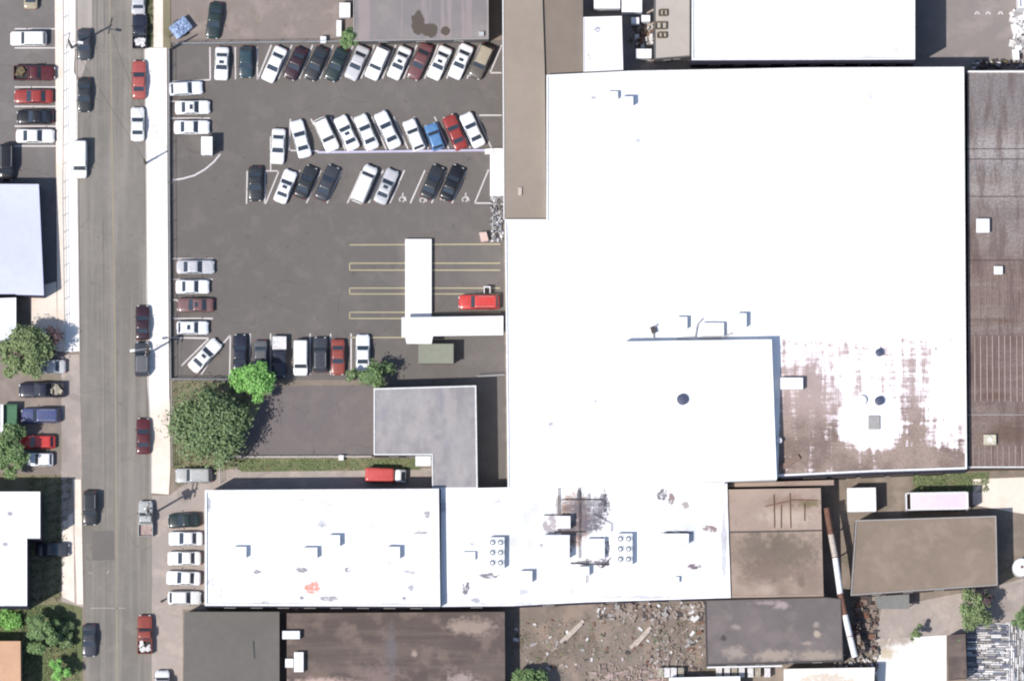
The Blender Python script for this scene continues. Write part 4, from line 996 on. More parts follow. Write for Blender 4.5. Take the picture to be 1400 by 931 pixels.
# truck with red box
def box_truck():
    x0, y0 = P(527, 650, 1.2)
    r_ = thing('box_truck', (x0, y0, 0.02), 'small truck with red cargo box and white cab behind the long white building', 'truck', rz=R(-2))
    b = MB(); loft(b, [rrect(-2.75, 1.2, .95, .55, .15), rrect(-2.75, 1.2, .98, 1.9, .25), rrect(-2.65, 1.1, .85, 2.1, .25), rrect(-2.4, .9, .6, 2.15, .2)]); b.build('cargo_box', paint('truck_red', (0.55, 0.09, 0.08)), r_, smooth=50)
    b = MB(); loft(b, [rrect(1.3, 2.75, .93, .35, .15), rrect(1.3, 2.75, .95, 1.05, .2), rrect(1.35, 2.1, .8, 1.7, .2), rrect(1.45, 1.95, .65, 1.76, .15)]); b.build('cab', paint('white', CARCOL['white']), r_, smooth=40)
    b = MB(); panel(b, [(2.66, -.62, 1.12), (2.66, .62, 1.12), (2.14, .55, 1.64), (2.14, -.55, 1.64)], .03); b.build('windscreen', M['glass'], r_)
    b = MB(); b.box(-2.7, 2.6, -.4, .4, .35, .55); b.build('chassis', M['rubber'], r_)
    for sx in (1.95, -1.7):
        for sy in (-.82, .82): inst('wheel', wheel_mesh(), r_, (sx, sy, .31))
    for sy in (-.6, .6): inst('headlight', WM['headlight'], r_, (2.72, sy, .8))
box_truck()
# utility trailer
x0, y0 = P(247, 38, 1)
r_ = thing('utility_trailer', (x0, y0, 0.02), 'small trailer heaped under a crumpled pale blue tarp by the gravel lot', 'trailer', rz=R(38))
b = MB(); b.box(-1.35, 1.35, -1.0, 1.0, .5, .62); b.box(-1.35, 1.35, -1.0, -.94, .62, 1.0); b.box(-1.35, 1.35, .94, 1.0, .62, 1.0); b.box(-1.35, -1.29, -.94, .94, .62, 1.0); b.box(1.29, 1.35, -.94, .94, .62, 1.0); b.build('tray', M['dark_metal'], r_)
b = MB(); b.tube((-1.3, 0, .55), (-2.1, 0, .5), .05); b.build('drawbar', M['dark_metal'], r_)
for sy in (-1.12, 1.12): inst('wheel', wheel_mesh(), r_, (0, sy, .31))
b = MB(); N = 12; rr = random.Random(3); v = []
for i in range(N + 1):
    for j in range(N + 1):
        u, w_ = i / N * 2 - 1, j / N * 2 - 1
        v.append((u * 1.36, w_ * 1.02, 1.0 + .35 * (1 - u ** 4) * (1 - w_ ** 4) * rr.uniform(.3, 1.3)))
b.add(v, [(i * (N + 1) + j, (i + 1) * (N + 1) + j, (i + 1) * (N + 1) + j + 1, i * (N + 1) + j + 1) for i in range(N) for j in range(N)]); b.build('tarp_cover', M['tarp'], r_)
# semi trailer
x0, y0 = P(1281, 685, 3)
r_ = thing('semi_trailer', (x0, y0, 0.02), 'long white semi trailer parked above the olive-roofed building', 'trailer', rz=R(1))
b = MB(); b.box(-3.6, 4.1, -1.05, 1.05, 1.1, 3.3); b.build('cargo_body', M['white_metal'], r_)
b = MB(); b.box(-3.5, 4.0, -.95, .95, 3.3, 3.34); b.build('roof', surf('trailer_roof', S(245, 225, 235), S(215, 195, 210)), r_)
b = MB()
for sy in (-1.14, 1.14): b.box(-4.2, 4.2, sy - .06, sy + .06, 3.2, 3.42)
b.box(-4.25, -4.1, -1.2, 1.2, 1.0, 3.42); b.box(4.1, 4.25, -1.2, 1.2, 1.0, 3.42); b.build('frame', M['white_metal'], r_)
b = MB(); b.box(-4.1, -3.6, -1.0, 1.0, 1.1, 2.2); b.build('cooling_unit', M['rust'], r_)
b = MB(); b.box(-4.1, 4.1, -.5, .5, .8, 1.1); b.build('chassis', M['rubber'], r_)
for sx in (3.2, 2.3):
    for sy in (-1.0, 1.0): o = inst('wheel', wheel_mesh(), r_, (sx, sy, .42)); o.scale = (1.3, 1.3, 1.3)
b = MB()
for sy in (-.5, .5): b.tube((-2.8, sy, 0), (-2.8, sy, .9), .07)
b.build('landing_leg', M['dark_metal'], r_)
# cargo container
x0, y0 = P(1178, 683, 2.6)
r_ = thing('storage_container', (x0, y0, 0), 'square white storage container west of the long white trailer', 'container', rz=R(1))
b = MB()
b.box(-1.9, 1.9, -1.55, 1.55, .1, 2.6)
for i in range(20): x = -1.8 + i * .19; b.box(x - .03, x + .03, -1.6, -1.553, .2, 2.5); b.box(x - .03, x + .03, 1.553, 1.6, .2, 2.5)
b.build('container_body', M['wall_white'], r_)
b = MB(); b.box(-1.95, 1.95, -1.62, 1.62, 2.602, 2.68); b.build('roof', M['white_metal'], r_)
b = MB()
for x in (-1.8, 1.8):
    for y in (-1.5, 1.5): b.box(x - .12, x + .12, y - .12, y + .12, 0, .1)
b.build('foot', M['dark_metal'], r_)
# dumpster
x0, y0 = P(12, 572, 1.5)
r_ = thing('dumpster', (x0, y0, 0), 'tall green dumpster partly under the green tree, west yard', 'dumpster')
b = MB(); loft(b, [rrect(-.95, .95, 1.7, .15, .05), rrect(-1.1, 1.1, 1.95, 1.6, .05)], cap_top=False); loft(b, [rrect(-1.1, 1.1, 1.95, 1.6, .05), rrect(-1.02, 1.02, 1.87, 1.6, .05), rrect(-.98, .98, 1.8, .9, .05)]); b.build('bin', M['green_paint'], r_)
b = MB(); b.box(-1.15, -.75, -1.9, 1.9, 1.6, 1.68); b.build('lid', M['white_metal'], r_)
for sx in (-.8, .8):
    for sy in (-1.4, 1.4): inst('castor', simple_mesh('castor', .2, .14, .2, M['rubber']), r_, (sx, sy, .1))
# water tank
x0, y0 = P(1397, 775, 3)
r_ = thing('water_tank', (x0, y0, 0), 'round white tank at the right edge', 'tank')
b = MB(); b.tube((0, 0, 0), (0, 0, 2.8), 1.2, n=40); b.tube((0, 0, 2.8), (0, 0, 3.1), 1.2, .25, n=40); b.build('tank_shell', M['white_metal'], r_, smooth=30)
b = MB(); b.tube((0, 0, 3.08), (0, 0, 3.2), .2, n=16); b.build('hatch', M['rust'], r_)

# ------------------------------------------------------------------ roof equipment
def roof_box(x0, x1, y0, y1, zr, h, label, name='rooftop_unit', cat='air conditioner', group='boxy units on the white roofs', fan=True, mat=None):
    zt = zr + h
    A = P(x0, y1, zt); B = P(x1, y0, zt)
    cx, cy = (A[0] + B[0]) / 2, (A[1] + B[1]) / 2; sx, sy = (B[0] - A[0]) / 2, (B[1] - A[1]) / 2
    r_ = thing(name, (cx, cy, zr), label, cat, group)
    b = MB(); b.box(-sx * .9, sx * .9, -sy * .9, sy * .9, 0, .15); b.build('base_curb', M['pale_metal'], r_)
    b = MB(); loft(b, [rrect(-sx, sx, sy, .15, .05), rrect(-sx, sx, sy, h - .04, .05), rrect(-sx + .04, sx - .04, sy - .04, h, .05)]); b.build('casing', mat or M['white_metal'], r_, smooth=35)
    if fan:
        rr = min(sx, sy) * .45
        b = MB(); b.tube((0, 0, h), (0, 0, h + .06), rr, n=20); b.build('fan_guard', M['white_metal'], r_, smooth=30)
    return r_
def fan_bank(x0, x1, y0, y1, zr, label):
    r_ = roof_box(x0, x1, y0, y1, zr, 1.1, label, 'condenser_bank', 'condenser', 'six-fan condensers on the annexe roof', fan=False)
    A = P(x0, y1, zr + 1.1); B = P(x1, y0, zr + 1.1); sx, sy = (B[0] - A[0]) / 2, (B[1] - A[1]) / 2
    for i in (-1, 1):
        for j in (-1, 0, 1):
            c = (i * sx * .5, j * sy * .66)
            b = MB(); n = 20; vs = []
            for rr, z in ((.46, 1.1), (.46, 1.22), (.38, 1.22), (.38, 1.11)):
                for k in range(n): t = 2 * PI * k / n; vs.append((c[0] + rr * math.cos(t), c[1] + rr * math.sin(t), z))
            b.add(vs, [(q_ * n + k, q_ * n + (k + 1) % n, (q_ + 1) * n + (k + 1) % n, (q_ + 1) * n + k) for q_ in range(3) for k in range(n)])
            f = b.build('fan', M['white_metal'], r_, smooth=35)
            b = MB(); b.tube((c[0], c[1], 1.105), (c[0], c[1], 1.125), .38, n=n); b.build('fan_well', M['fan_dark'], f)
            b = MB(); b.tube((c[0] - .05, c[1] - .05, 1.13), (c[0] - .05, c[1] - .05, 1.17), .2, n=12); b.build('motor_cap', M['white_metal'], f)
root_g2 = thing('pipe_rack', (*P(780, 705, HC), HC), 'dark pipe grid over the brown stained part of the annexe roof', 'pipework', world=True)
for pts in ([(764, 668), (764, 728)], [(758, 727), (800, 727)], [(792, 668), (792, 762)], [(768, 683), (824, 683)], [(826, 676), (826, 700)], [(744, 704), (762, 704)], [(812, 703), (836, 716), (836, 726)], [(780, 770), (832, 772)], [(802, 760), (802, 796)], [(740, 744), (762, 754)], [(835, 762), (822, 776)]):
    b = MB()
    for a, c in zip(pts[:-1], pts[1:]): b.tube((*P(*a, HC + .35), HC + .35), (*P(*c, HC + .35), HC + .35), .06, n=6)
    for a in (pts[0], pts[-1]): A = P(*a, HC + .35); b.tube((A[0], A[1], HC), (A[0], A[1], HC + .3), .05, n=6)
    b.build('pipe_length', M['trim_dark'], root_g2)
fan_bank(668, 690, 734, 776, HC, 'six-fan condenser on the west part of the annexe roof')
fan_bank(843, 865, 729, 771, HC, 'six-fan condenser right of the brown stained roof area')
UN = [(318, 337, 747, 762, HL, 1.0, 'white unit nearest the street on the long white building'),
      (413, 434, 748, 762, HL, 1.0, 'white unit above the red stain on the long white building'),
      (448, 465, 731, 746, HL, 1.1, 'white unit highest up on the long white building'),
      (528, 547, 747, 763, HL, 1.1, 'white unit nearest the east end of the long white building'),
      (632, 650, 754, 765, HC, .6, 'small low white unit left of a six-fan condenser'),
      (710, 728, 780, 795, HC, 1.0, 'white unit alone south of the west condenser'),
      (762, 780, 705, 722, HC, 1.4, 'bright white cube in the brown stained roof area'),
      (742, 779, 731, 762, HC, 1.5, 'widest white unit, just south of the bright white cube'),
      (802, 827, 736, 763, HC, 1.0, 'squarish white unit just left of the east condenser'),
      (905, 942, 729, 742, HC, 1.2, 'long white unit near the east end of the annexe roof'),
      (922, 929, 788, 796, HC, .6, 'tiny white vent box at the southeast of the annexe roof'),
      (790, 806, 774, 786, HC, 1.0, 'white duct box below the squarish unit near the east condenser'),
      (925, 940, 433, 449, HM, .9, 'white unit left of the ducted unit on the warehouse'),
      (1007, 1021, 428, 447, HM, 1.0, 'white unit right of the ducted unit on the warehouse'),
      (960, 990, 441, 459, HM, .8, 'wide ducted white unit beside the raised bay'),
      (830, 845, 125, 136, HM, .8, 'white unit near the northwest corner of the warehouse roof'),
      (849, 866, 132, 144, HM, 1.2, 'white unit stepped behind its neighbour near the northwest warehouse corner'),
      (1067, 1098, 516, 532, HM, 1.0, 'white duct box crossing the shadow east of the raised bay'),
      (1335, 1353, 299, 318, 5.0, .7, 'larger white hatch box on the ribbed brown roof'),
      (1359, 1371, 364, 375, 5.0, .6, 'smaller white hatch box on the ribbed brown roof'),
      (1345, 1362, 594, 608, 5.0, .5, 'white box near the south end of the ribbed brown roof'),
      (386, 410, 862, 873, 3.4, 1.0, 'upper white hut on the brown streaked roof'),
      (402, 415, 891, 918, 3.4, 1.0, 'lower upright white hut on the brown streaked roof'),
      (390, 401, 900, 912, 3.4, .5, 'small white box joined to the lower white hut'),
      (863, 874, 24, 33, 0.0, 2.4, 'white box in the alley left of the pale grey roof'),
      (877, 889, 21, 30, 0.0, 2.4, 'white box touching the pale grey building in the alley'),
      (869, 891, 67, 80, 0.0, 2.6, 'wider white box at the south end of the alley'),
      (812, 848, -6, 12, 0.0, 3.4, 'wide white block at the top edge above the small white building'),
      (850, 878, -4, 17, 0.0, 3.4, 'white block at the top edge right of the wide one'),
      (464, 479, 4, 24, 0.0, 1.5, 'white box against the wall of the stained-roof building'),
      (460, 467, 28, 50, 0.0, .9, 'thin white cabinet beside the small tree'),
      (438, 446, 50, 59, 0.0, .9, 'little white cabinet at the lot edge left of the small tree'),
      (463, 470, 622, 629, 0.0, .8, 'little white box on the grass strip'),
      ]
for u in UN:
    roof_box(*u, fan=(u[4] > 3), name='rooftop_unit' if u[4] > 3 else 'utility_box', cat='air conditioner' if u[4] > 3 else 'utility box', group='boxy units on the white roofs' if u[4] > 3 else 'white boxes standing on the ground')
def round_vent(px, py, zr, r, h, label, dark=True):
    A = P(px, py, zr + h)
    r_ = thing('roof_vent', (A[0], A[1], zr), label, 'vent', 'round vents on the white roofs')
    b = MB(); b.tube((0, 0, 0), (0, 0, h), r, n=24); b.build('shaft', M['blue_dark'] if dark else M['pale_metal'], r_, smooth=30)
    b = MB(); b.tube((0, 0, h), (0, 0, h + .05), r * 1.08, r * .9, n=24); b.build('cap', M['blue_dark'] if dark else M['white_metal'], r_, smooth=30)
round_vent(933, 546, HT, .72, .35, 'round dark blue vent alone on the raised bay')
round_vent(1202, 482, HM, .5, .5, 'round dark vent at the north edge of the worn roof')
round_vent(1202, 548, HM, .58, .5, 'round dark vent above the square grey hatch')
round_vent(1178, 547, HM, .65, .4, 'round pale vent left of the dark one on the worn roof', False)
round_vent(1065, 602, HM, .4, .8, 'small white dome at the foot of the raised bay wall', False)
roof_box(1187, 1203, 568, 587, HM, .25, 'square grey hatch in the white blotch of the worn roof', 'roof_hatch', 'hatch', 'hatches on the worn roof', False, M['trim_grey'])
A = P(1080, 632, HM + .3); b = MB(); b.obox((A[0], A[1], HM), 3.0, .7, .35, R(32)); tag(b.build('roof_slab', plain('brown_slab', S(140, 116, 104))), 'slanting brown slab in the southwest corner of the worn roof', 'duct')  # brown slab set at a slant across the roof corner
b = MB()
for x0, y0, x1, y1 in ((901, 14, 912, 22), (896, 31, 911, 40), (899, 45, 911, 52)):
    for a, c in (((x0, y0), (x1, y0)), ((x0, y1), (x1, y1)), ((x0, y0), (x0, y1)), ((x1, y0), (x1, y1)), (((x0 + x1) / 2, y0), ((x0 + x1) / 2, y1))):
        b.tube((*P(*a, 3.9), 3.9), (*P(*c, 3.9), 3.9), .09)
b.build('skylight_frame', M['cargo_brown'], root_c, )
for o in list(bpy.data.objects):
    if o.get('label') == 'white box near the south end of the ribbed brown roof':
        for ch in o.children:
            if ch.name.startswith('casing'): ch.data.materials[0] = plain('yellowed_metal', (0.58, 0.54, 0.42), .7, 0, .4)
# low duct runs beside the raised bay
root_p = thing('roof_pipe', (*P(955, 455, HM), HM), 'thin grey pipe run snaking along the north side of the raised bay', 'pipe', world=True)
for pts in ([(893, 463), (893, 448), (898, 444)], [(925, 463), (950, 461), (953, 444), (960, 436)], [(955, 462), (985, 462), (1000, 456)]):
    b = MB()
    for a, c in zip(pts[:-1], pts[1:]): b.tube((*P(*a, HM + .3), .3), (*P(*c, HM + .3), .3), .12)
    for k, v_ in enumerate(b.v): b.v[k] = (v_[0], v_[1], v_[2] + HM)
    b.build('pipe_length', M['pale_metal'], root_p)
A = P(893, 451, HM + .4); b = MB(); b.obox((A[0], A[1], HM), .6, .9, .6, .3)
tag(b.build('pipe_valve_box', M['trim_dark']), 'small dark box at the left end of the roof pipe', 'box')
b = MB(); A = P(666, 396, 1); b.box(A[0] - .45, A[0] - .35, A[1] - .5, A[1] + .3, 0, 1.1); b.box(A[0] + .35, A[0] + .45, A[1] - .5, A[1] + .3, 0, 1.1); b.box(A[0] - .45, A[0] + .45, A[1] + .3, A[1] + .42, .1, 1.15)
tag(b.build('barrier_frame', M['white_metal']), 'small white U-shaped guard frame above the bright red suv', 'barrier')

# ------------------------------------------------------------------ street furniture
def pole(px, py, h, label, arms=True, transformer=0, lamp=None, az=R(78)):
    x, y = P(px, py)
    r_ = thing('utility_pole', (x, y, 0), label, 'utility pole', 'wooden utility poles along the street')
    b = MB(); b.tube((0, 0, 0), (0, 0, h), .17, .11, n=10); b.build('pole', M['wood'], r_, smooth=40)
    d = Vector((math.cos(az), math.sin(az), 0)); e = Vector((-d.y, d.x, 0))
    if arms:
        for zz in (h - .35, h - 1.3)[:1 + (transformer > 0)]:
            b = MB(); b.obox((0, 0, zz), .12, 2.3, .12, az - PI / 2 + PI / 2 - R(78) + R(-12)); b.build('crossarm', M['wood'], r_)
        for k in (-1, -.6, .6, 1):
            b = MB(); q_ = Vector((math.sin(R(12)), math.cos(R(12)), 0)) * k; b.tube((q_.x, q_.y, h - .23), (q_.x, q_.y, h), .06, n=8); b.build('insulator', M['lamp'], r_)
    for k in range(transformer):
        t = k * 2.1 + .4; c = (math.cos(t) * .42, math.sin(t) * .42)
        b = MB(); b.tube((*c, h - 2.6), (*c, h - 1.5), .26, n=14); b.tube((*c, h - 1.5), (*c, h - 1.4), .26, .12, n=14); b.build('transformer', M['pale_metal'], r_, smooth=40)
    if lamp:
        L_ = Vector(lamp); b = MB(); b.tube((0, 0, h - 1.5), (L_.x, L_.y, h - 1.0), .05); a = b.build('lamp_arm', M['pale_metal'], r_)
        b = MB(); b.obox((L_.x, L_.y, h - 1.1), .7, .32, .16, math.atan2(L_.y, L_.x)); b.build('lamp_head', M['white_metal'], a)
    return Vector((x, y, h))
p1 = pole(98, 66, 9.0, 'utility pole at the west kerb near the top, by a slate sedan', lamp=(1.6, -.3))
p2 = pole(236, 67, 5.6, 'short utility pole at the corner of the gravel lot', arms=False)
p3 = pole(199, 224, 5.4, 'thin pole on the east sidewalk between the white sedan and the maroon one', arms=False)
p4 = pole(204, 483, 8.0, 'utility pole with a lamp arm over the street beside a dark suv', lamp=(-2.0, -.3), transformer=1)
p5 = pole(206, 704, 10.5, 'heavy utility pole with transformers by the pale grey pickup', transformer=3)
p6 = pole(221, 822, 1.3, 'short stump post in front of the bottom white hatchback', arms=False)
def cable(a, b_, sag, label, r=.014):
    m = MB(); n = 14; pts = [a.lerp(b_, i / n) - Vector((0, 0, sag * 4 * (i / n) * (1 - i / n))) for i in range(n + 1)]
    for q_, w_ in zip(pts[:-1], pts[1:]): m.tube(q_, w_, r, n=5, cap=False)
    tag(m.build('overhead_cable', M['cable']), label, 'cable', 'overhead cables')
cable(p1 - Vector((0, 0, .3)), p3, 1.2, 'cable slung across the street from the northwest pole to the thin pole', .02)
cable(p3, p4 - Vector((0, 0, .5)), .8, 'cable along the east sidewalk between thin pole and lamp pole')
cable(p4 - Vector((0, 0, .5)), p5 - Vector((0, 0, 1)), 1.0, 'cable along the kerb from the lamp pole to the transformer pole')
cable(p4 - Vector((0, 0, .5)), Vector((*P(240, 470), 4)), .4, 'short cable from the lamp pole over the car park fence')

def fence(name, label, pts, h=1.6, step=2.6, mat='pale_metal', mesh=True, wall=None):
    root = thing(name, (*P(*pts[0]), 0), label, 'fence', world=True)
    posts = []; rails = MB(); net = MB()
    for a, c in zip(pts[:-1], pts[1:]):
        A, C = Vector(P(*a)), Vector(P(*c)); L = (C - A).length; n = max(1, round(L / step)); d = (C - A) / L
        for i in range(n): posts.append(A + d * (L * i / n))
        for z in (h, .15, h * .55): rails.tube((*A, z), (*C, z), .028, n=5)
        if mesh:
            k = int(L / .28)
            for i in range(k):
                q_ = A + d * (i * L / k); r2 = A + d * min(L, (i + 2) * L / k)
                net.tube((*q_, .15), (*r2, h), .006, n=3, cap=False); net.tube((*q_, h), (*r2, .15), .006, n=3, cap=False)
    posts.append(Vector(P(*pts[-1])))
    for p_ in posts: MB().tube((*p_, 0), (*p_, h + .06), .04, n=6).build('post', M[mat], root)
    rails.build('rail', M[mat], root)
    if mesh: net.build('chain_mesh', M[mat], root)
    if wall:  # low wall under a fence; along the east sidewalk added to cast shade
        b = MB()
        for a, c in zip(pts[:-1], pts[1:]):
            A, C = Vector(P(*a)), Vector(P(*c)); d = C - A
            b.obox(((A.x + C.x) / 2, (A.y + C.y) / 2, 0), d.length, .25, wall, math.atan2(d.y, d.x))
        b.build('shadow_base_wall', M['wall_grey'] if 'chain' in name else M['kerb'], root)
fence('chain_link_fence', 'chain-link fence between the east sidewalk and the car park', [(231, 68), (231.5, 250)], wall=.55)  # low wall added here to throw the dark shadow strip
fence('chain_link_fence', 'lower stretch of chain-link fence beside the left bays of the car park', [(231.5, 252), (233.5, 519)], wall=.55)  # same added wall, carrying the shadow strip further south
fence('chain_link_fence', 'fence closing the car park above the large tree', [(235, 519), (313, 519.5)], wall=.3)
fence('metal_railing', 'thin railing along the west sidewalk by the lavender roof', [(86.5, 0), (87.5, 100), (86, 250), (89, 478)], h=1.3, step=2.4, mesh=False)
fence('chain_link_fence', 'fence along the north edge of the car park top row', [(240, 61), (482, 58)], wall=.25, step=3.5)
fence('low_fence', 'low white fence between the side lot and the grass strip', [(308, 624.5), (508, 624)], h=.7, mesh=False, wall=.3)
fence('garden_fence', 'thin fence left of the driveway under the large tree', [(235, 524), (236, 638)], h=1.2)
fence('yard_fence', 'white fence post line by the pale grey suv', [(300, 628), (301, 660)], h=1.2, mat='white_metal', mesh=False)
fence('yard_fence', 'light fence across the narrow back yard', [(652, 515), (690, 513)], h=1.4)

# conveyor pipe
root = thing('conveyor_pipe', (*P(1148, 800), 0), 'long rusty and white pipe slanting between the grey and olive roofs', 'pipe', world=True)
pp = [(1130, 695), (1136, 730), (1142, 762), (1149, 812), (1155, 840), (1162, 870), (1169, 898)]
for i, (a, c) in enumerate(zip(pp[:-1], pp[1:])):
    z = 3.6
    A, C = Vector((*P(*a, z), z)), Vector((*P(*c, z), z))
    MB().tube(A, C, .42, n=16).build('pipe_section', M['rust'] if i in (0, 3) else (M['timber'] if i == 1 else M['white_metal']), root, smooth=40)
    MB().tube(A - (C - A).normalized() * .06, A + (C - A).normalized() * .06, .5, n=16).build('flange', M['rust'], root, smooth=40)
    b = MB(); b.box(A.x - .08, A.x + .08, A.y - .08, A.y + .08, 0, z - .3); b.build('support', M['rust'], root)

# ------------------------------------------------------------------ junk
def scatter(name, label, cat, x0, x1, y0, y1, n, sz, mats, hmax=.5, seed=1, kind='stuff', z=0.012, stretch=2.0, aligned=False):
    rr = random.Random(seed); b = MB()
    for _ in range(n):
        x, y = P(rr.uniform(x0, x1), rr.uniform(y0, y1))
        s_ = sz[0] + (sz[1] - sz[0]) * rr.random() ** 2.2
        b.obox((x, y, z), s_ * rr.uniform(.8, stretch), s_ * rr.uniform(.4, 1), rr.uniform(.1, hmax), (PI / 2 * rr.randrange(2) + rr.gauss(0, .08)) if aligned else rr.uniform(0, PI), rr.randrange(len(mats)), rr.uniform(-.15, .15))
    o = b.build(name, [M[m] for m in mats]); tag(o, label, cat, kind=kind); return o
JM = ['cargo_white', 'debris_tan', 'debris_brown', 'debris_tan', 'trim_dark', 'debris_brown', 'trim_grey', 'debris_tan']
DM = ['debris_tan', 'debris_brown', 'debris_tan', 'debris_tan', 'debris_brown', 'debris_tan', 'trim_dark', 'trim_grey']
scatter('scrap_heap', 'scrap heaped along the annexe south wall', 'scrap', 815, 962, 826, 846, 300, (.1, .8), JM, .4, 1)
scatter('scrap_heap', 'scrap strewn over the dirt yard', 'scrap', 700, 960, 845, 925, 420, (.06, .5), DM + ['rust', 'cargo_white', 'green_dull'], .15, 2)
scatter('scrap_heap', 'dark scrap at the east end of the dirt yard', 'scrap', 890, 962, 850, 925, 200, (.08, .6), DM + ['rust', 'debris_brown', 'cargo_white'], .3, 3)
scatter('pale_debris', 'pale rubble tipped against the shed wall by the ramp', 'rubble', 671, 687, 268, 330, 330, (.10, .34), ['trim_grey', 'trim_grey', 'trim_dark', 'white_metal', 'pale_metal', 'blue_grey'], .4, 4)
scatter('timber_offcuts', 'reddish timber pieces at the bottom of the dirt yard', 'timber', 800, 915, 910, 940, 150, (.2, .8), ['bed_pink', 'bed_pink', 'debris_brown', 'debris_tan'], .3, 5, aligned=True)
scatter('junk_pile', 'junk among weeds between the white roof and the workshop', 'junk', 1140, 1200, 895, 931, 130, (.2, .6), JM, .8, 6)
scatter('junk_pile', 'rusty junk beside the pipe below the olive roof', 'junk', 1166, 1200, 815, 895, 130, (.3, .8), ['rust', 'debris_brown', 'debris_brown', 'trim_dark', 'debris_tan'], .7, 7, aligned=True)
scatter('junk_pile', 'assorted junk right of the alley boxes', 'junk', 862, 892, 34, 66, 60, (.2, .6), ['cargo_tan', 'cargo_brown', 'cargo_white', 'rust'], .8, 8)
scatter('junk_pile', 'pale items stacked along the top of the ribbed building', 'junk', 1330, 1400, 84, 94, 70, (.2, .6), ['cargo_white', 'trim_grey', 'trim_dark', 'cargo_brown'], .8, 9)
scatter('junk_pile', 'white debris at the top right corner', 'junk', 1385, 1420, 14, 76, 150, (.4, 1.3), ['cargo_white', 'white_metal', 'trim_grey'], 1.2, 10)
sm = [M[m] for m in ('cargo_white', 'white_metal', 'trim_grey', 'blue_grey', 'pale_metal')]
b = MB(); rr = random.Random(77)
for k in range(62):            # left block: sheets laid in horizontal rows
    y = 852 + k * 3.1; x = 1322
    while x < 1374:
        l_ = rr.uniform(4, 16); A = P(x, y); z = rr.uniform(.1, .5)
        b.box(A[0], A[0] + l_ * .1, A[1] - .15, A[1] + rr.uniform(-.02, .14), 0.03, z, rr.choice((0, 0, 1, 2, 2, 3, 3, 4))); x += l_ + rr.uniform(0, 1.5)
for k in range(26):            # right block: sheets standing in upright rows
    x = 1376 + k * 2.9; y = 850
    while y < 1040:
        l_ = rr.uniform(4, 18); A = P(x, y); z = rr.uniform(.1, .5)
        b.box(A[0], A[0] + rr.uniform(.13, .27), A[1] - l_ * .1, A[1], 0.03, z, rr.choice((0, 0, 0, 1, 2, 2, 3, 4))); y += l_ + rr.uniform(0, 1.5)
tag(b.build('stacked_sheets', sm), 'white and dark sheet material stacked in rows at the bottom right', 'sheets', kind='stuff')
for i, (xa, ya, xb, yb, lb) in enumerate(((766, 878, 798, 848, 'long pale timber beam lying slanted in the west part of the dirt yard'), (862, 886, 890, 857, 'pale timber beam lying slanted in the middle of the dirt yard'))):
    r_ = MB(); A, B = Vector(P(xa, ya)), Vector(P(xb, yb)); d = B - A
    r_.obox(((A.x + B.x) / 2, (A.y + B.y) / 2, .02), d.length, .45, .25, math.atan2(d.y, d.x)); r_.obox(((A.x + B.x) / 2 + .3, (A.y + B.y) / 2 - .1, .27), d.length * .7, .25, .15, math.atan2(d.y, d.x) + .03)
    tag(r_.build('timber_beam', M['timber']), lb, 'timber', 'beams lying in the dirt yard')
for i, xx in enumerate((903, 912, 921, 931, 983, 994, 1004, 1014, 1026, 1036, 1049)):
    A = P(xx, 919, 1); b = MB(); b.box(A[0] - .36, A[0] + .36, A[1] - .6, A[1] + .6, 0.02, 1.1); b.box(A[0] - .4, A[0] + .4, A[1] - .64, A[1] + .64, 1.1, 1.18)
    tag(b.build('storage_locker', M['cargo_white' if i % 3 else 'cargo_tan']), 'pale upright locker in the row along the bottom edge of the dirt yard', 'locker', 'lockers in a row along the bottom edge')

# ------------------------------------------------------------------ trees
def leafmat(name, c1, c2, c3):
    g = NG(name, 0.7, 0, 0.2)
    p = g.pos()
    col = g.mix(g.map(g.noise(p, 1.6, 4, .7), .38, .62), c1, c2)
    col = g.mix(g.map(g.noise(p, 3.2, 3, .75), .5, .66), col, c3)
    g.b.inputs['Subsurface Weight'].default_value = 0.0
    return g.done(col)
M['leaf_dark'] = leafmat('dark_foliage', (.16, .225, .10), (.07, .115, .05), (.34, .40, .23))
M['leaf_bright'] = leafmat('bright_foliage', (.20, .42, .11), (.11, .28, .06), (.36, .58, .22))
M['leaf_mid'] = leafmat('mid_foliage', (.16, .25, .10), (.08, .14, .06), (.30, .36, .18))
M['leaf_olive'] = leafmat('olive_foliage', (.19, .25, .11), (.09, .14, .06), (.34, .37, .21))
M['leaf_and_shadow_purple'] = leafmat('purple_foliage_and_shadow', (.15, .10, .11), (.07, .05, .06), (.24, .18, .16))  # also colours the crown added as the olive tree's shadow
M['leaf_grass'] = leafmat('grass_blades', (.24, .28, .15), (.15, .20, .09), (.38, .36, .24))
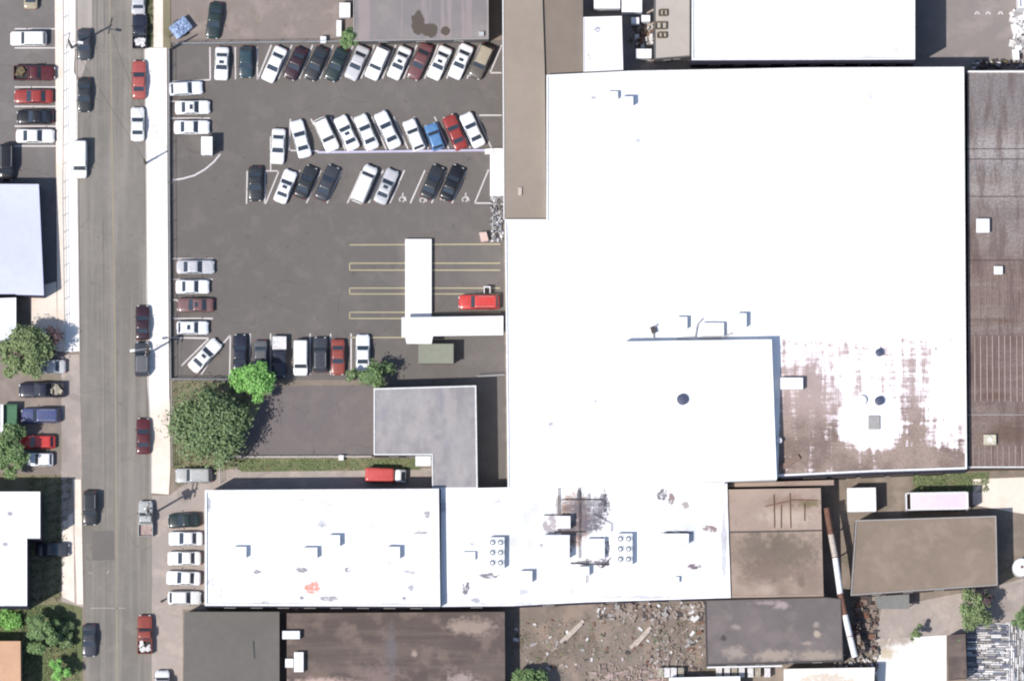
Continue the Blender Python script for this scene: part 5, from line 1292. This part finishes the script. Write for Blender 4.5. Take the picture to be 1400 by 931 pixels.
def tree(px, py, rpx, h, mat, label, n=5200, leaf=.19, seed=1, squash=.75, lobes=22, name='broadleaf_tree', spiky=0.0, ry=1.0, group='trees around the lots'):
    rr = random.Random(seed); r = rpx * .1
    x, y = P(px, py, h * .6)
    root = thing(name, (x, y, 0), label, 'tree', group)
    b = MB(); th = h * .45
    b.tube((0, 0, 0), (0, 0, th), .09 * h ** .6, .06 * h ** .6, n=9)
    lob = []
    for i in range(lobes):
        a = rr.uniform(0, 2 * PI); d = r * math.sqrt(rr.uniform(0, 1)) * .78 * (1 + .14 * math.sin(3 * a + seed) + .10 * math.sin(5 * a + seed * 2.3))
        zc = h * (1 - .35 * (d / r) ** 1.6) - rr.uniform(.1, .4) * r
        lr = r * rr.uniform(.15, .36)
        lob.append((d * math.cos(a), d * math.sin(a) * ry, zc, lr))
        b.tube((0, 0, th * rr.uniform(.7, 1)), (d * math.cos(a) * .9, d * math.sin(a) * .9 * ry, zc - lr * .2), .045 * h ** .5, .02, n=5)
    b.build('trunk', M['bark'], root, smooth=50)
    m = MB(); vs = []; fs = []
    for k in range(n):
        cx, cy, cz, lr = lob[k % lobes]
        u = Vector((rr.gauss(0, 1), rr.gauss(0, 1), rr.gauss(0, 1))).normalized()
        q_ = lr * rr.uniform(.45, 1.12) * (1 + spiky * rr.random() ** 4)
        c = Vector((cx + u.x * q_, cy + u.y * q_, cz + u.z * q_ * squash))
        nn = (u + Vector((rr.uniform(-.7, .7), rr.uniform(-.7, .7), rr.uniform(-.2, 1.1)))).normalized()
        t = nn.orthogonal().normalized(); t.rotate(Matrix.Rotation(rr.uniform(0, 6.28), 3, nn)); w_ = nn.cross(t)
        s_ = leaf * rr.uniform(.45, 1.6); o = len(vs)
        vs += [c - t * s_, c - w_ * s_ * .55 + nn * s_ * .15, c + t * s_, c + w_ * s_ * .55 + nn * s_ * .15]
        fs.append((o, o + 1, o + 2, o + 3))
    m.add(vs, fs); m.build('crown', M[mat], root)
    return root
tree(288, 582, 55, 7.5, 'leaf_dark', 'large dark green spreading tree between the car park and the driveway', 15000, .21, 11, lobes=52, spiky=.8, ry=1.02)
tree(347, 522, 31, 6.0, 'leaf_bright', 'bright green round tree hanging over the bottom parking row', 7000, .19, 12, lobes=30, spiky=.3)
tree(513, 514, 26, 4.5, 'leaf_mid', 'ragged mid-green tree north of the L-shaped grey roof', 2800, .19, 13, lobes=12, ry=.7, spiky=.8)
tree(484, 516, 13, 3.5, 'leaf_dark', 'small dark bush left of the ragged tree by the grey roof', 900, .18, 14, lobes=6)
tree(477, 54, 16, 4.0, 'leaf_mid', 'small green tree at the corner of the stained-roof building', 2800, .2, 15, lobes=14, squash=1.0)
tree(34, 482, 43, 6.5, 'leaf_olive', 'big olive-green tree over the west yard', 9000, .2, 16, lobes=30, spiky=.5)
tree(66, 466, 20, 4.5, 'leaf_and_shadow_purple', 'added dark purplish crown standing in for the shadow of the big olive-green tree', 2200, .17, 17, lobes=10, spiky=.8)  # extra crown added to colour in the purple shadow of the olive tree
tree(8, 615, 34, 6.0, 'leaf_mid', 'green tree at the left edge leaning over a small white car', 8000, .2, 18, lobes=26, ry=1.2)
tree(57, 862, 27, 5.5, 'leaf_mid', 'bushy green tree in the bottom left garden', 6000, .2, 19, lobes=20, ry=1.25)
tree(84, 914, 17, 4.0, 'leaf_bright', 'small green tree near the kerb at the bottom left', 2200, .18, 20, lobes=10)
tree(86, 868, 20, 2.2, 'leaf_dark', 'low dark shrub between the garden tree and the kerb', 2600, .18, 21, lobes=12, name='shrub', ry=1.3)
tree(10, 848, 22, 1.6, 'leaf_bright', 'low bright green shrub south of the stepped white roof', 2600, .18, 22, lobes=14, name='shrub', ry=.6)
tree(722, 934, 30, 4.0, 'leaf_mid', 'green tree cut off by the bottom edge of the dirt yard', 4500, .2, 23, lobes=18, ry=.8)
tree(1330, 832, 27, 4.5, 'leaf_olive', 'green tree south of the olive-roofed building', 4200, .2, 24, lobes=14, spiky=.6)
tree(1347, 822, 14, 4.0, 'leaf_and_shadow_purple', 'small purplish tree next to the green one south of the olive roof', 1400, .17, 25, lobes=8, spiky=.6)
tree(1395, 842, 17, 3.5, 'leaf_mid', 'green tree at the right edge above the stacked sheets', 2400, .18, 26, lobes=10)
tree(1251, 862, 9, 3.2, 'leaf_olive', 'narrow olive tree above the bottom white roof', 900, .16, 27, lobes=6, ry=2)
tree(1312, 874, 10, 3.0, 'leaf_mid', 'small bush at the top of the narrow brown shed', 900, .16, 28, lobes=6)
def weeds(name, label, poly, n, mat, seed, h=.35):
    rr = random.Random(seed); xs = [p[0] for p in poly]; ys = [p[1] for p in poly]
    vs, fs = [], []; m = MB(); cnt = 0
    while cnt < n:
        x, y = rr.uniform(min(xs), max(xs)), rr.uniform(min(ys), max(ys))
        ins = False
        for i in range(len(poly)):
            (xa, ya), (xb, yb) = poly[i - 1], poly[i]
            if (ya > y) != (yb > y) and x < (xb - xa) * (y - ya) / (yb - ya) + xa: ins = not ins
        cnt += 1
        if not ins or (math.sin(x * .35 + seed) + math.sin(y * .5 + x * .13) + rr.uniform(-1.2, 1.2)) < -.2: continue
        c = Vector((*P(x, y), 0.03)); a = rr.uniform(0, PI); t = Vector((math.cos(a), math.sin(a), 0)) * rr.uniform(.06, .14)
        q_ = Vector((rr.uniform(-.15, .15), rr.uniform(-.15, .15), rr.uniform(.3, 1) * h)); o = len(vs)
        vs += [c - t, c + t, c + q_ + t * .4, c + q_ - t * .4]; fs.append((o, o + 1, o + 2, o + 3))
    m.add(vs, fs); tag(m.build(name, M[mat]), label, 'grass', kind='stuff')
weeds('grass', 'rough grass strip beside the low fence', [(320, 627), (575, 627), (575, 641), (330, 644)], 3000, 'leaf_grass', 1, .15)
weeds('weeds', 'weeds and hedge growth north of the long white trailer', [(1248, 651), (1352, 646), (1352, 672), (1250, 674)], 3500, 'leaf_grass', 2, .15)
weeds('grass', 'garden grass around the bottom left trees', [(-20, 830), (100, 828), (108, 931), (-20, 931)], 11000, 'leaf_grass', 3, .2)
weeds('grass', 'thin grass under the large tree', [(236, 522), (316, 522), (350, 530), (322, 640), (236, 640)], 5000, 'leaf_grass', 4, .25)
weeds('grass', 'scrubby grass in the shadow of the stepped white roof', [(38, 650), (98, 652), (84, 820), (40, 826)], 5000, 'leaf_grass', 5, .25)
weeds('weeds', 'weeds along the verge at the top of the street', [(201, -20), (210, -20), (209, 64), (200, 64)], 1500, 'leaf_grass', 6, .3)
weeds('weeds', 'sparse weeds growing through the dirt yard', [(700, 845), (960, 845), (960, 905), (700, 905)], 800, 'leaf_olive', 9, .15)
for o in bpy.data.objects:
    if 'world_built' in o: del o['world_built']
print('cars', ncar, 'objects', len(bpy.data.objects))
